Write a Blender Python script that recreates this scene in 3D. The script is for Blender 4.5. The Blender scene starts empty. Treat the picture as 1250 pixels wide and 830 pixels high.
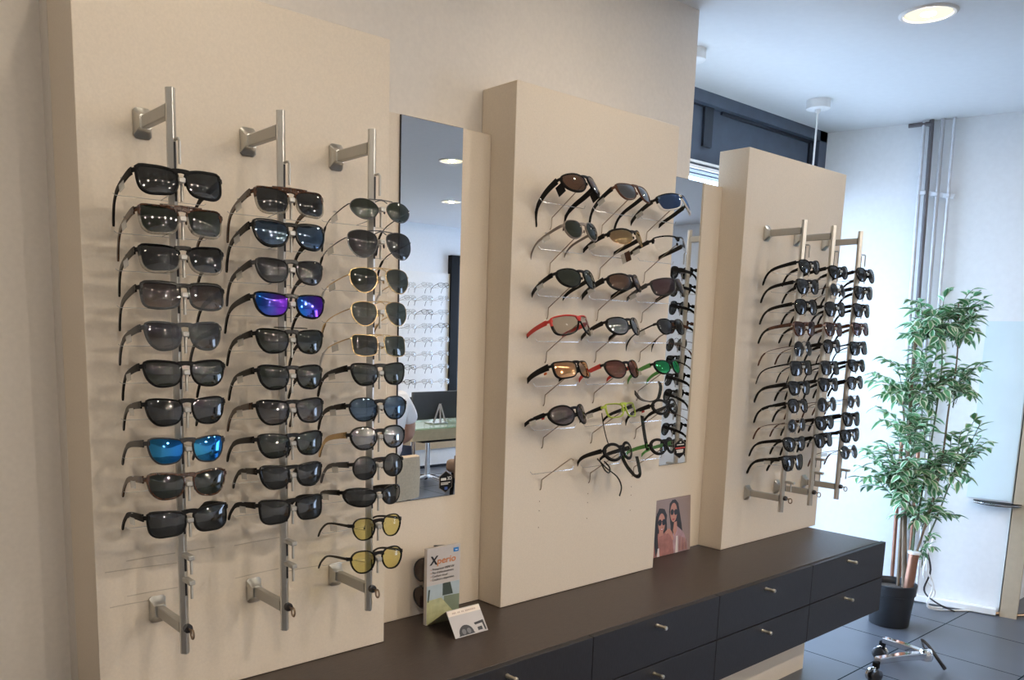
import bpy, bmesh, math, random
from mathutils import Vector, Matrix
random.seed(7)
sc = bpy.context.scene
COL = sc.collection
ZO = 0.56                      # worktop surface above the floor
# ------------------------------------------------------------------ camera numbers (solved from the photograph)
FPX, PPX, PPY = 1017.836, 551.68, 558.69
CAM = Vector((-0.33, -1.6956, 0.753 + ZO))
YAW, PIT, ROL = 0.6968, 0.1507, 0.0228
FW = Vector((math.sin(YAW) * math.cos(PIT), math.cos(YAW) * math.cos(PIT), -math.sin(PIT)))
_r = FW.cross(Vector((0, 0, 1))).normalized()
_u = _r.cross(FW)
RT = _r * math.cos(ROL) + _u * math.sin(ROL)
UP = -_r * math.sin(ROL) + _u * math.cos(ROL)


def ray(u, v):
    return FW * FPX + RT * (u - PPX) - UP * (v - PPY)


def at(u, v, ax, val):
    d = ray(u, v)
    return CAM + d * ((val - CAM[ax]) / d[ax])


def on(u, v, P, n):
    d = ray(u, v)
    return CAM + d * ((Vector(P) - CAM).dot(n) / d.dot(n))


# ------------------------------------------------------------------ materials
MATS = {}


def nt(name):
    m = bpy.data.materials.new(name)
    m.use_nodes = True
    m.node_tree.nodes.clear()
    o = m.node_tree.nodes.new('ShaderNodeOutputMaterial')
    MATS[name] = m
    return m, m.node_tree, o


def N(t, kind, **kw):
    n = t.nodes.new(kind)
    for k, v in kw.items():
        if k in n.inputs:
            n.inputs[k].default_value = v
        else:
            setattr(n, k, v)
    return n


def c4(c):
    return (c[0], c[1], c[2], 1)


def mat(name, col, rough=.5, metal=0., var=.06, scale=30., bump=0., emit=None, spec=.5, stretch=(1, 1, 1), coat=0.):
    if name in MATS:
        return MATS[name]
    m, t, o = nt(name)
    b = N(t, 'ShaderNodeBsdfPrincipled')
    b.inputs['Roughness'].default_value = rough
    b.inputs['Metallic'].default_value = metal
    b.inputs['Specular IOR Level'].default_value = spec
    b.inputs['Coat Weight'].default_value = coat
    tc = N(t, 'ShaderNodeTexCoord')
    mp = N(t, 'ShaderNodeMapping')
    mp.inputs['Scale'].default_value = stretch
    nz = N(t, 'ShaderNodeTexNoise')
    nz.inputs['Scale'].default_value = scale
    nz.inputs['Detail'].default_value = 5
    t.links.new(tc.outputs['Object'], mp.inputs[0])
    t.links.new(mp.outputs[0], nz.inputs['Vector'])
    cr = N(t, 'ShaderNodeValToRGB')
    cr.color_ramp.elements[0].position = .3
    cr.color_ramp.elements[1].position = .7
    cr.color_ramp.elements[0].color = c4([x * (1 - var) for x in col])
    cr.color_ramp.elements[1].color = c4([min(1, x * (1 + var)) for x in col])
    t.links.new(nz.outputs['Fac'], cr.inputs[0])
    t.links.new(cr.outputs[0], b.inputs['Base Color'])
    if bump:
        bp = N(t, 'ShaderNodeBump')
        bp.inputs['Strength'].default_value = bump
        bp.inputs['Distance'].default_value = .002
        t.links.new(nz.outputs['Fac'], bp.inputs['Height'])
        t.links.new(bp.outputs[0], b.inputs['Normal'])
    if emit:
        b.inputs['Emission Color'].default_value = c4(emit[0])
        b.inputs['Emission Strength'].default_value = emit[1]
    t.links.new(b.outputs[0], o.inputs[0])
    return m


def front_only(t, fr, ad):
    g = N(t, 'ShaderNodeNewGeometry')
    iv = N(t, 'ShaderNodeMath', operation='SUBTRACT')
    iv.inputs[0].default_value = 1.
    t.links.new(g.outputs['Backfacing'], iv.inputs[1])
    ml = N(t, 'ShaderNodeMath', operation='MULTIPLY')
    t.links.new(fr.outputs[0], ml.inputs[0])
    t.links.new(iv.outputs[0], ml.inputs[1])
    t.links.new(ml.outputs[0], ad.inputs[0])


def lens_mat(name, tint, mirror=None, mfac=0., tint2=None, mirror2=None):
    """tinted see-through lens with a coated glossy face; tint2 grades it from top to bottom"""
    m, t, o = nt(name)
    tr = N(t, 'ShaderNodeBsdfTransparent')
    df = N(t, 'ShaderNodeBsdfDiffuse')
    gl = N(t, 'ShaderNodeBsdfGlossy')
    gl.inputs['Roughness'].default_value = .015
    g = [math.sqrt(x) for x in tint]
    tr.inputs[0].default_value = c4(g)
    dark = max(tint) < .3
    df.inputs[0].default_value = c4([x * .6 for x in tint])
    tc = N(t, 'ShaderNodeTexCoord')
    sp = N(t, 'ShaderNodeSeparateXYZ')
    t.links.new(tc.outputs['Generated'], sp.inputs[0])
    if tint2:
        cr = N(t, 'ShaderNodeValToRGB')
        cr.color_ramp.elements[0].position = .1
        cr.color_ramp.elements[1].position = .85
        cr.color_ramp.elements[0].color = c4([math.sqrt(x) for x in tint2])
        cr.color_ramp.elements[1].color = c4(g)
        t.links.new(sp.outputs['Z'], cr.inputs[0])
        t.links.new(cr.outputs[0], tr.inputs[0])
    a = N(t, 'ShaderNodeMixShader')
    a.inputs[0].default_value = .18 if dark else 0.
    t.links.new(tr.outputs[0], a.inputs[1])
    t.links.new(df.outputs[0], a.inputs[2])
    fr = N(t, 'ShaderNodeFresnel')
    fr.inputs['IOR'].default_value = 1.75 if max(tint) < .3 else 1.5
    ad = N(t, 'ShaderNodeMath', operation='ADD', use_clamp=True)
    ad.inputs[1].default_value = mfac
    front_only(t, fr, ad)
    if mirror:
        gl.inputs[0].default_value = c4(mirror)
        if mirror2:
            nz = N(t, 'ShaderNodeTexNoise')
            nz.inputs['Scale'].default_value = 1.3
            t.links.new(tc.outputs['Generated'], nz.inputs['Vector'])
            mx = N(t, 'ShaderNodeMath', operation='MULTIPLY_ADD')
            mx.inputs[1].default_value = .5
            t.links.new(nz.outputs['Fac'], mx.inputs[0])
            t.links.new(sp.outputs['X'], mx.inputs[2])
            cr = N(t, 'ShaderNodeValToRGB')
            cr.color_ramp.elements[0].position = .4
            cr.color_ramp.elements[1].position = 1.1 if False else 1.0
            cr.color_ramp.elements[0].color = c4(mirror)
            cr.color_ramp.elements[1].color = c4(mirror2)
            t.links.new(mx.outputs[0], cr.inputs[0])
            t.links.new(cr.outputs[0], gl.inputs[0])
    ms = N(t, 'ShaderNodeMixShader')
    t.links.new(ad.outputs[0], ms.inputs[0])
    t.links.new(a.outputs[0], ms.inputs[1])
    t.links.new(gl.outputs[0], ms.inputs[2])
    t.links.new(ms.outputs[0], o.inputs[0])
    return m


def clear_mat(name, tint, rough=.05, milky=.1, col=(.8, .8, .8)):
    m, t, o = nt(name)
    tr = N(t, 'ShaderNodeBsdfTransparent')
    tr.inputs[0].default_value = c4(tint)
    b = N(t, 'ShaderNodeBsdfPrincipled')
    b.inputs['Base Color'].default_value = c4(col)
    b.inputs['Roughness'].default_value = rough
    ms = N(t, 'ShaderNodeMixShader')
    fr = N(t, 'ShaderNodeFresnel')
    ad = N(t, 'ShaderNodeMath', operation='ADD', use_clamp=True)
    ad.inputs[1].default_value = milky
    front_only(t, fr, ad)
    t.links.new(ad.outputs[0], ms.inputs[0])
    t.links.new(tr.outputs[0], ms.inputs[1])
    t.links.new(b.outputs[0], ms.inputs[2])
    t.links.new(ms.outputs[0], o.inputs[0])
    return m


def mirror_mat():
    m, t, o = nt('mirror_glass')
    g = N(t, 'ShaderNodeBsdfGlossy')
    g.inputs[0].default_value = (.93, .95, .96, 1)
    g.inputs['Roughness'].default_value = 0.0
    t.links.new(g.outputs[0], o.inputs[0])
    return m


def tile_mat(name, col, grout, size, ox, oy):
    m, t, o = nt(name)
    b = N(t, 'ShaderNodeBsdfPrincipled')
    b.inputs['Roughness'].default_value = .24
    ge = N(t, 'ShaderNodeNewGeometry')
    sp = N(t, 'ShaderNodeSeparateXYZ')
    t.links.new(ge.outputs['Position'], sp.inputs[0])
    outs = []
    for ax, off in (('X', ox), ('Y', oy)):
        a = N(t, 'ShaderNodeMath', operation='SUBTRACT')
        a.inputs[1].default_value = off - 50 * size
        t.links.new(sp.outputs[ax], a.inputs[0])
        d = N(t, 'ShaderNodeMath', operation='DIVIDE')
        d.inputs[1].default_value = size
        t.links.new(a.outputs[0], d.inputs[0])
        f = N(t, 'ShaderNodeMath', operation='FRACT')
        t.links.new(d.outputs[0], f.inputs[0])
        l = N(t, 'ShaderNodeMath', operation='LESS_THAN')
        l.inputs[1].default_value = .013
        t.links.new(f.outputs[0], l.inputs[0])
        outs.append(l)
    mx = N(t, 'ShaderNodeMath', operation='MAXIMUM')
    t.links.new(outs[0].outputs[0], mx.inputs[0])
    t.links.new(outs[1].outputs[0], mx.inputs[1])
    nz = N(t, 'ShaderNodeTexNoise')
    nz.inputs['Scale'].default_value = 6
    nz.inputs['Detail'].default_value = 8
    t.links.new(ge.outputs['Position'], nz.inputs['Vector'])
    cr = N(t, 'ShaderNodeValToRGB')
    cr.color_ramp.elements[0].color = c4([x * .85 for x in col])
    cr.color_ramp.elements[1].color = c4([x * 1.15 for x in col])
    t.links.new(nz.outputs['Fac'], cr.inputs[0])
    mc = N(t, 'ShaderNodeMix', data_type='RGBA')
    t.links.new(mx.outputs[0], mc.inputs[0])
    t.links.new(cr.outputs[0], mc.inputs[6])
    mc.inputs[7].default_value = c4(grout)
    t.links.new(mc.outputs[2], b.inputs['Base Color'])
    rg = N(t, 'ShaderNodeMath', operation='MULTIPLY_ADD')
    rg.inputs[1].default_value = .6
    rg.inputs[2].default_value = .32
    t.links.new(mx.outputs[0], rg.inputs[0])
    t.links.new(rg.outputs[0], b.inputs['Roughness'])
    sg = N(t, 'ShaderNodeMath', operation='MULTIPLY_ADD')
    sg.inputs[1].default_value = -.45
    sg.inputs[2].default_value = .5
    t.links.new(mx.outputs[0], sg.inputs[0])
    t.links.new(sg.outputs[0], b.inputs['Specular IOR Level'])
    t.links.new(b.outputs[0], o.inputs[0])
    return m


M = {}
M['laminate'] = mat('cream_laminate', (.72, .630, .515), .55, var=.035, scale=220, bump=.05)
M['wall'] = mat('warm_plaster', (.70, .655, .60), .8, var=.03, scale=90, bump=.08)
M['farwall'] = mat('white_plaster', (.80, .82, .84), .7, var=.02, scale=40, bump=.05)
M['ceil'] = mat('ceiling_paint', (.78, .79, .80), .85, var=.015, scale=30)
M['floor'] = tile_mat('dark_floor_tiles', (.082, .092, .112), (.012, .022, .026), .438, 3.02, -.305)
M['worktop'] = mat('dark_oak_top', (.060, .044, .036), .42, var=.35, scale=40, stretch=(1.2, 22, 8), bump=.12)
M['drawer'] = mat('black_brown_oak', (.016, .015, .018), .48, var=.5, scale=45, stretch=(22, 8, 1.2), bump=.12)
M['alu'] = mat('brushed_aluminium', (.60, .595, .57), .36, 1., var=.05, scale=60, stretch=(20, 20, 1))
M['alupaint'] = mat('grey_bracket_paint', (.46, .45, .42), .4, .6, var=.04)
M['steel'] = mat('bright_steel', (.75, .74, .72), .18, 1., var=.03)
M['chrome'] = mat('polished_chrome', (.85, .86, .88), .07, 1., var=.01)
M['wire'] = mat('bronze_wire', (.40, .33, .25), .35, 1., var=.05)
M['nickel'] = mat('brushed_nickel', (.72, .66, .56), .3, 1., var=.04)
M['darkslot'] = mat('dark_slot', (.01, .01, .015), .5)
M['brass'] = mat('worn_key_metal', (.38, .28, .20), .35, 1., var=.1)
M['white'] = mat('white_plastic', (.82, .82, .81), .4, var=.02)
M['anthracite'] = mat('anthracite_frame', (.075, .10, .145), .45, var=.08, scale=20)
M['anthdark'] = mat('anthracite_dark', (.022, .03, .045), .5)
M['black'] = mat('black_acetate', (.004, .004, .0045), .22, var=.1, spec=.25)
M['matte'] = mat('matt_black', (.006, .006, .0065), .5, var=.1, spec=.14)
M['dgrey'] = mat('dark_grey_acetate', (.03, .03, .032), .3, var=.15, spec=.35)
M['tort'] = mat('tortoise_acetate', (.055, .022, .01), .2, var=.85, scale=120, coat=.3)
M['brown'] = mat('brown_acetate', (.09, .035, .02), .25, var=.3, scale=90)
M['gold'] = mat('gold_wire', (.70, .50, .27), .25, 1., var=.05)
M['gun'] = mat('gunmetal', (.10, .10, .105), .3, 1., var=.05)
M['silver'] = mat('silver_metal', (.7, .7, .7), .22, 1., var=.03)
M['red'] = mat('red_frame', (.62, .045, .035), .3, var=.1)
M['orange'] = mat('orange_detail', (.75, .16, .03), .4)
M['lime'] = mat('lime_frame', (.42, .55, .06), .35, var=.1)
M['green'] = mat('green_frame', (.09, .33, .07), .35, var=.12)
M['beige'] = mat('beige_grey_acetate', (.23, .19, .16), .35, var=.15)
M['wframe'] = mat('white_frame', (.72, .70, .68), .3)
M['creamt'] = mat('cream_temple', (.62, .58, .45), .35)
M['clearframe'] = clear_mat('clear_acetate', (.72, .70, .66), .1, .25, (.5, .47, .42))
M['smokeframe'] = clear_mat('smoke_acetate', (.35, .36, .38), .12, .35, (.16, .17, .18))
M['tag'] = clear_mat('clear_tag', (.92, .92, .90), .25, .35, (.85, .85, .83))
M['paper'] = mat('paper_tag', (.75, .73, .69), .6)
L = {}
L['grey'] = lens_mat('grey_lens', (.040, .043, .045))
L['green'] = lens_mat('green_lens', (.036, .048, .035))
L['brown'] = lens_mat('brown_lens', (.15, .085, .055))
L['gradgrey'] = lens_mat('graded_grey_lens', (.05, .05, .055), tint2=(.20, .19, .19))
L['gradbrown'] = lens_mat('graded_brown_lens', (.06, .048, .045), tint2=(.30, .24, .21))
L['gradblue'] = lens_mat('graded_blue_lens', (.04, .065, .105), (.55, .75, 1.), .05, tint2=(.05, .09, .17))
L['bluem'] = lens_mat('cyan_mirror_lens', (.01, .05, .10), (.10, .55, .95), .42, mirror2=(.05, .35, 1.))
L['purple'] = lens_mat('violet_mirror_lens', (.015, .03, .12), (.03, .25, .95), .45, mirror2=(.28, .05, .85))
L['yellow'] = lens_mat('yellow_lens', (.82, .74, .30))
L['clear'] = lens_mat('clear_lens', (.88, .88, .87))
L['photo'] = lens_mat('pale_grey_lens', (.55, .53, .50))
L['mix'] = lens_mat('red_brown_lens', (.10, .03, .03), (.9, .5, .4), .06)
L['orange'] = lens_mat('orange_mirror_lens', (.35, .22, .15), (1., .62, .35), .38)
L['gold'] = lens_mat('gold_mirror_lens', (.12, .07, .03), (.85, .62, .35), .28)
L['silver'] = lens_mat('silver_mirror_lens', (.05, .05, .055), (.85, .85, .85), .18)
L['greenm'] = lens_mat('green_mirror_lens', (.02, .10, .04), (.1, .8, .3), .35)
L['blue'] = lens_mat('blue_lens', (.03, .05, .12), (.4, .6, 1.), .12)
L['mauve'] = lens_mat('mauve_lens', (.10, .06, .07))


# ------------------------------------------------------------------ mesh helpers
def link(name, bm, m, parent=None, smooth=True, loc=None):
    me = bpy.data.meshes.new(name)
    bmesh.ops.recalc_face_normals(bm, faces=bm.faces)
    bm.to_mesh(me)
    bm.free()
    ms = m if isinstance(m, (list, tuple)) else [m]
    for x in ms:
        me.materials.append(x)
    if smooth:
        for p in me.polygons:
            p.use_smooth = True
        try:
            me.set_sharp_from_angle(angle=math.radians(38))
        except Exception:
            pass
    o = bpy.data.objects.new(name, me)
    COL.objects.link(o)
    if parent:
        o.parent = parent
    if loc:
        o.location = loc
    return o


def thing(name, label, cat, loc=(0, 0, 0), rot=(0, 0, 0), group=None):
    o = bpy.data.objects.new(name, None)
    COL.objects.link(o)
    o.empty_display_size = .05
    o.location = loc
    o.rotation_euler = rot
    o['label'] = label
    o['category'] = cat
    if group:
        o['group'] = group
    return o


def tag(o, label, cat, group=None):
    o['label'] = label
    o['category'] = cat
    if group:
        o['group'] = group
    return o


def struct(o, label=None, cat=None):
    o['kind'] = 'structure'
    if label:
        o['label'] = label
        o['category'] = cat
    return o


def box(bm, x0, x1, y0, y1, z0, z1, bev=0., seg=2, mi=0):
    r = bmesh.ops.create_cube(bm, size=1)
    vs = r['verts']
    for v in vs:
        v.co = Vector(((x0 + x1) / 2 + v.co.x * (x1 - x0), (y0 + y1) / 2 + v.co.y * (y1 - y0), (z0 + z1) / 2 + v.co.z * (z1 - z0)))
    fs = list({f for v in vs for f in v.link_faces})
    for f in fs:
        f.material_index = mi
    if bev:
        es = list({e for v in vs for e in v.link_edges})
        rb = bmesh.ops.bevel(bm, geom=es, offset=bev, segments=seg, profile=.5, affect='EDGES')
        for f in rb['faces']:
            f.material_index = mi
        vs = list({v for f in rb['faces'] for v in f.verts})
    return vs


def sweep(bm, path, sec, side=None, closed=False, mi=0, caps=True):
    """path: points; sec: function i,t -> list of (a,b) offsets along side / up; side: fixed side vector or None"""
    n = len(path)
    path = [Vector(p) for p in path]
    rings = []
    prev = None
    for i, p in enumerate(path):
        if closed:
            tg = path[(i + 1) % n] - path[i - 1]
        else:
            tg = path[min(i + 1, n - 1)] - path[max(i - 1, 0)]
        tg.normalize()
        if side is not None:
            s = Vector(side)
            s = (s - tg * s.dot(tg)).normalized()
        else:
            if prev is None:
                s = tg.orthogonal().normalized()
            else:
                s = (prev - tg * prev.dot(tg)).normalized()
            prev = s
        u = s.cross(tg)
        rings.append([bm.verts.new(p + s * a + u * b) for a, b in sec(i, i / max(1, n - 1))])
    k = len(rings[0])
    rng = range(n) if closed else range(n - 1)
    for i in rng:
        A, B = rings[i], rings[(i + 1) % n]
        for j in range(k):
            f = bm.faces.new((A[j], A[(j + 1) % k], B[(j + 1) % k], B[j]))
            f.material_index = mi
    if caps and not closed:
        for R_ in (rings[0][::-1], rings[-1]):
            f = bm.faces.new(R_)
            f.material_index = mi


def circ(r, n=8):
    return [(r * math.cos(2 * math.pi * k / n), r * math.sin(2 * math.pi * k / n)) for k in range(n)]


def rrect(a, b, r=.35):
    """rounded rectangle half sizes a,b"""
    q = min(a, b) * r
    return [(a, b - q), (a - q, b), (-a + q, b), (-a, b - q), (-a, -b + q), (-a + q, -b), (a - q, -b), (a, -b + q)]


def tube(bm, path, r, n=8, mi=0, closed=False):
    sweep(bm, path, (lambda i, t: circ(r(t) if callable(r) else r, n)), mi=mi, closed=closed)


def bez(pts, n=6):
    """Catmull-Rom through points"""
    P = [Vector(p) for p in pts]
    out = []
    for i in range(len(P) - 1):
        p0, p1, p2, p3 = P[max(i - 1, 0)], P[i], P[i + 1], P[min(i + 2, len(P) - 1)]
        for k in range(n):
            t = k / n
            out.append(.5 * ((2 * p1) + (p2 - p0) * t + (2 * p0 - 5 * p1 + 4 * p2 - p3) * t * t + (3 * p1 - p0 - 3 * p2 + p3) * t ** 3))
    out.append(P[-1])
    return out


def lathe(bm, prof, n=32, mi=0, cx=0, cy=0, cap=True):
    rings = []
    for r, z in prof:
        rings.append([bm.verts.new((cx + r * math.cos(2 * math.pi * k / n), cy + r * math.sin(2 * math.pi * k / n), z)) for k in range(n)])
    for A, B in zip(rings, rings[1:]):
        for j in range(n):
            f = bm.faces.new((A[j], A[(j + 1) % n], B[(j + 1) % n], B[j]))
            f.material_index = mi
    if cap:
        for R_ in (rings[0][::-1], rings[-1]):
            if (R_[0].co - R_[1].co).length > 1e-6:
                f = bm.faces.new(R_)
                f.material_index = mi


def ball(bm, c, r, mi=0, sub=2, sc3=(1, 1, 1)):
    q = bmesh.ops.create_icosphere(bm, subdivisions=sub, radius=r)
    for v in q['verts']:
        v.co = Vector((v.co.x * sc3[0], v.co.y * sc3[1], v.co.z * sc3[2])) + Vector(c)
    for f in {f for v in q['verts'] for f in v.link_faces}:
        f.material_index = mi


def B():
    return bmesh.new()


# ------------------------------------------------------------------ the room
ZC = 1.805 + ZO
YW = .04                                    # main wall plane
X1L, X1R, X2L, X2R, X3L, X3R, XE = .132, .797, 1.199, 1.883, 2.272, 2.959, 2.919
D1, D2, D3 = .1063, .0901, .0928
ZP, ZN = 1.381 + ZO, 1.2623 + ZO
XW = 2.132
CN = Vector((4.01, .56, 0))                 # corner of shopfront and far wall
FD = Vector((.193, -.778, 0)).normalized()  # the far wall runs this way, a little out of square
FN = Vector((FD.y, -FD.x, 0))               # outward normal of the room side
if FN.x > 0:
    FN = -FN


def quad_prism(pts, z0, z1):
    bm = B()
    lo = [bm.verts.new((p[0], p[1], z0)) for p in pts]
    hi = [bm.verts.new((p[0], p[1], z1)) for p in pts]
    n = len(pts)
    bm.faces.new(lo[::-1])
    bm.faces.new(hi)
    for i in range(n):
        bm.faces.new((lo[i], lo[(i + 1) % n], hi[(i + 1) % n], hi[i]))
    return bm


XMIN, XMAX, YMIN = -2.6, 6.6, -5.1
struct(link('floor', quad_prism([(XMIN - .1, .9), (XMIN - .1, YMIN - .1), (XMAX + .1, YMIN - .1), (XMAX + .1, .9)], -.06, 0), M['floor'], smooth=False))
struct(link('ceiling', quad_prism([(XMIN - .1, .9), (XMIN - .1, YMIN - .1), (XMAX + .1, YMIN - .1), (XMAX + .1, .9)], ZC, ZC + .1), M['ceil'], smooth=False))
# wall behind the display panels; it steps back at the far end, beside the first panel
struct(link('wall_front', quad_prism([(XMIN, .20), (XMIN, .09), (X1L, .09), (X1L, YW), (XW, YW), (XW, .72), (XW - .12, .72), (XW - .12, .20)], 0, ZC), M['wall'], smooth=False))
struct(link('wall_left', quad_prism([(XMIN - .1, .2), (XMIN - .1, YMIN), (XMIN, YMIN), (XMIN, .2)], 0, ZC), M['wall'], smooth=False))
struct(link('wall_back', quad_prism([(XMIN, YMIN - .1), (XMAX, YMIN - .1), (XMAX, YMIN), (XMIN, YMIN)], 0, ZC), M['farwall'], smooth=False))
fe = CN + FD * 1.0                        # end of the far wall, at the beige upright
struct(link('wall_far', quad_prism([CN, fe, fe - FN * .12, CN - FN * .12], 0, ZC), M['farwall'], smooth=False))
struct(link('wall_return', quad_prism([(fe.x + .05, fe.y + .02), (XMAX, fe.y + .02), (XMAX, fe.y + .14), (fe.x + .05, fe.y + .14)], 0, ZC), M['farwall'], smooth=False))
# wall on the far right; unseen window added to let in cool daylight
bm = B()
box(bm, XMAX, XMAX + .1, YMIN, fe.y + .14, 0, .25)
box(bm, XMAX, XMAX + .1, YMIN, fe.y + .14, 2.15, ZC)
box(bm, XMAX, XMAX + .1, YMIN, -4.6, .25, 2.15)
box(bm, XMAX, XMAX + .1, -3.5, fe.y + .14, .25, 2.15)
struct(link('wall_right', bm, M['farwall'], smooth=False))
bm = B()
for y in (-4.6, -4.05, -3.56):
    box(bm, XMAX - .02, XMAX + .06, y, y + .06, .25, 2.15)
box(bm, XMAX - .02, XMAX + .06, -4.6, -3.5, .25, .31)
box(bm, XMAX - .02, XMAX + .06, -4.6, -3.5, 2.09, 2.15)
struct(link('added_window', bm, M['anthracite'], smooth=False))

# shop window behind the panels: anthracite frame, panelled transom, one big pane below
yw = .56
zt0 = at(862, 212, 1, yw).z
w1 = thing('window_1', 'anthracite shop window with panelled transom above the bright glass', 'window', (0, 0, 0))
w1['kind'] = 'structure'
bm = B()
box(bm, XW, CN.x, yw + .02, yw + .08, zt0, ZC)                       # transom panel
box(bm, XW, CN.x + .02, yw - .02, yw + .03, ZC - .05, ZC)
xa, xb = 2.96, 3.17
p1 = at(869, 125, 1, yw)
p2 = at(861, 178, 1, yw)
for z0, z1 in ((zt0 + .0, zt0 + .045),):
    box(bm, XW, CN.x, yw - .02, yw + .03, z0, z1)
box(bm, CN.x - .07, CN.x + .01, yw - .02, yw + .06, 0, ZC)
box(bm, XW, XW + .05, yw - .02, yw + .06, 0, ZC)
link('frame', bm, M['anthracite'], w1, smooth=False)
bm = B()
# recessed grooves of the transom
g1 = at(848, 121, 1, yw + .02)
g2 = at(868, 181, 1, yw + .02)
xg = at(863, 150, 1, yw + .02).x
zg0 = at(862, 180, 1, yw + .02).z
zg1 = at(864, 125, 1, yw + .02).z
box(bm, xg - .035, xg + .03, yw + .008, yw + .022, zg0, zg1)
box(bm, XW + .05, xg + .03, yw + .008, yw + .022, zg1 - .025, zg1)
xs = at(880, 131, 1, yw + .02).x
box(bm, xs, CN.x - .06, yw + .008, yw + .022, zg1 - .035, zg1 - .0)
box(bm, CN.x - .11, CN.x - .06, yw + .008, yw + .022, zt0 + .05, zg1)
link('groove', bm, M['anthdark'], w1, smooth=False)
bm = B()
box(bm, XW + .05, CN.x - .07, yw - .035, yw - .02, zt0 + .004, zt0 + .016)
box(bm, XW + .05, CN.x - .07, yw - .035, yw - .02, zt0 + .026, zt0 + .036)
link('bead', bm, M['white'], w1, smooth=False)
bm = B()
box(bm, XW + .05, CN.x - .07, yw + .03, yw + .038, .06, zt0)
link('pane', bm, clear_mat('window_glass', (.96, .98, .98), .0, .0, (.9, .95, 1)), w1, smooth=False)
bm = B()
box(bm, XW, CN.x, yw - .01, yw + .06, 0, .06)
link('sill', bm, M['anthracite'], w1, smooth=False)
# pavement outside
struct(link('pavement', quad_prism([(-12, .95), (26, .95), (26, 14), (-12, 14)], -.12, -.06), mat('pavement_stone', (.55, .55, .55), .8), smooth=False))

# cream panels carrying the racks
def panel(name, x0, x1, d, label, marks=(), holes=()):
    bm = B()
    box(bm, x0, x1, -d, YW - .001 if x0 < 2 else 0.02, ZO + .001, ZP, .0012, 1)
    o = tag(link(name, bm, M['laminate']), label, 'display panel')
    for (u0, v0, u1, v1) in marks:
        mk = B()
        a, b_ = at(u0, v0, 1, -d - .0001), at(u1, v1, 1, -d - .0001)
        sweep(mk, [a, a.lerp(b_, .5) + Vector((0, 0, .0008)), b_], lambda i, q: rrect(.0002, .0009, .3), side=(0, 1, 0))
        link('scuff_mark', mk, mat('scuff', (.50, .43, .34), .7), o, smooth=False)
    for (x, z) in holes:
        mk = B()
        bmesh.ops.create_circle(mk, cap_ends=True, radius=.0016, segments=10, matrix=Matrix.Translation((x, -d - .0002, z)) @ Matrix.Rotation(math.pi / 2, 4, 'X'))
        link('peg_hole', mk, M['brown'], o, smooth=False)
    return o


panel('display_board', X1L, X1R, D1, 'large cream display panel holding three rods of sunglasses, tall mirror at its side',
      [(154, 685, 214, 675), (128, 699, 216, 687), (155, 728, 217, 717), (134, 742, 182, 733), (286, 666, 341, 656), (287, 706, 340, 694), (228, 673, 262, 668), (352, 697, 392, 690)])
panel('display_board', X2L, X2R, D2, 'cream display panel with wire pegs and sport glasses between the two mirrors', (),
      [(x, .32 + ZO - k) for x in (1.338, 1.543, 1.747) for k in (.035, .062, .11)])
panel('display_board', X3L, X3R, D3, 'cream display panel with three crowded rods, nearest the window and plant')
for x0, x1, lb in ((X1R + .001, X2L - .001, 'low cream backing board behind the tall mirror'), (X2R + .001, X3L - .001, 'low cream backing board behind the narrow mirror and photo card')):
    bm = B()
    box(bm, x0, x1, 0, YW - .001, ZO + .001, ZN, .0008, 1)
    tag(link('backing_board', bm, M['laminate']), lb, 'backing board')

# long worktop and hanging drawer units
bm = B()
box(bm, -.44, XE - .014, -.3714, YW - .001, ZO - .02, ZO, .001, 1)
tag(link('worktop', bm, M['worktop']), 'long dark oak worktop under the cream display panels', 'worktop')
ux = [XE, 2.3637, 1.8071, 1.2436, .684, .124, -.436]
names = ['dark drawer unit at the plant end of the counter, two drawers', 'dark drawer unit second from the plant end of the counter', 'dark drawer unit third from the plant end, below the photo card',
         'dark drawer unit fourth from the plant end, half cut off by the picture bottom', 'dark drawer unit below the tall mirror, out of the picture bottom', 'dark drawer unit at the far end from the plant']
for i in range(6):
    x0, x1 = ux[i + 1], ux[i]
    t = thing('drawer_unit', names[i], 'drawer unit', ((x0 + x1) / 2, 0, ZO - .0205), group='hanging drawer units under the worktop')
    hw = (x1 - x0) / 2
    bm = B()
    box(bm, -hw + .0005, hw - .0005, -.369, YW - .002, -.2515, 0)
    link('carcass', bm, M['drawer'], t, smooth=False)
    for k, (za, zb) in enumerate(((-.116, .0185), (-.2515, -.1195))):
        bm = B()
        box(bm, -hw + .0012, hw - .0012 + (.006 if i == 0 else 0), -.3884, -.3695, za, zb, .0008, 1)
        d = link('drawer', bm, M['drawer'], t, smooth=False)
        bm = B()
        zk = zb - .025
        R = Matrix.Rotation(math.pi / 2, 4, 'X')
        bk = B()
        lathe(bk, [(.0055, 0), (.0055, .004), (.0048, .005), (.0048, .024), (.0062, .0255), (.0062, .031), (.0048, .033)], 20)
        bmesh.ops.transform(bk, matrix=Matrix.Translation((-.02, -.3884, zk)) @ R, verts=bk.verts)
        kb = link('knob', bk, M['nickel'], d)
        bm.free()
# plinth under the counter
pf = at(979.7, 815.5, 2, 0)
bm = B()
box(bm, .2, pf.x, pf.y, YW - .002, 0, ZO - .2725)
box(bm, pf.x - .2, pf.x + .08, pf.y + .09, YW - .002, 0, ZO - .2725)
tag(link('plinth', bm, M['laminate'], smooth=False), 'cream plinth carrying the dark drawer units on the floor', 'plinth')

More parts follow.
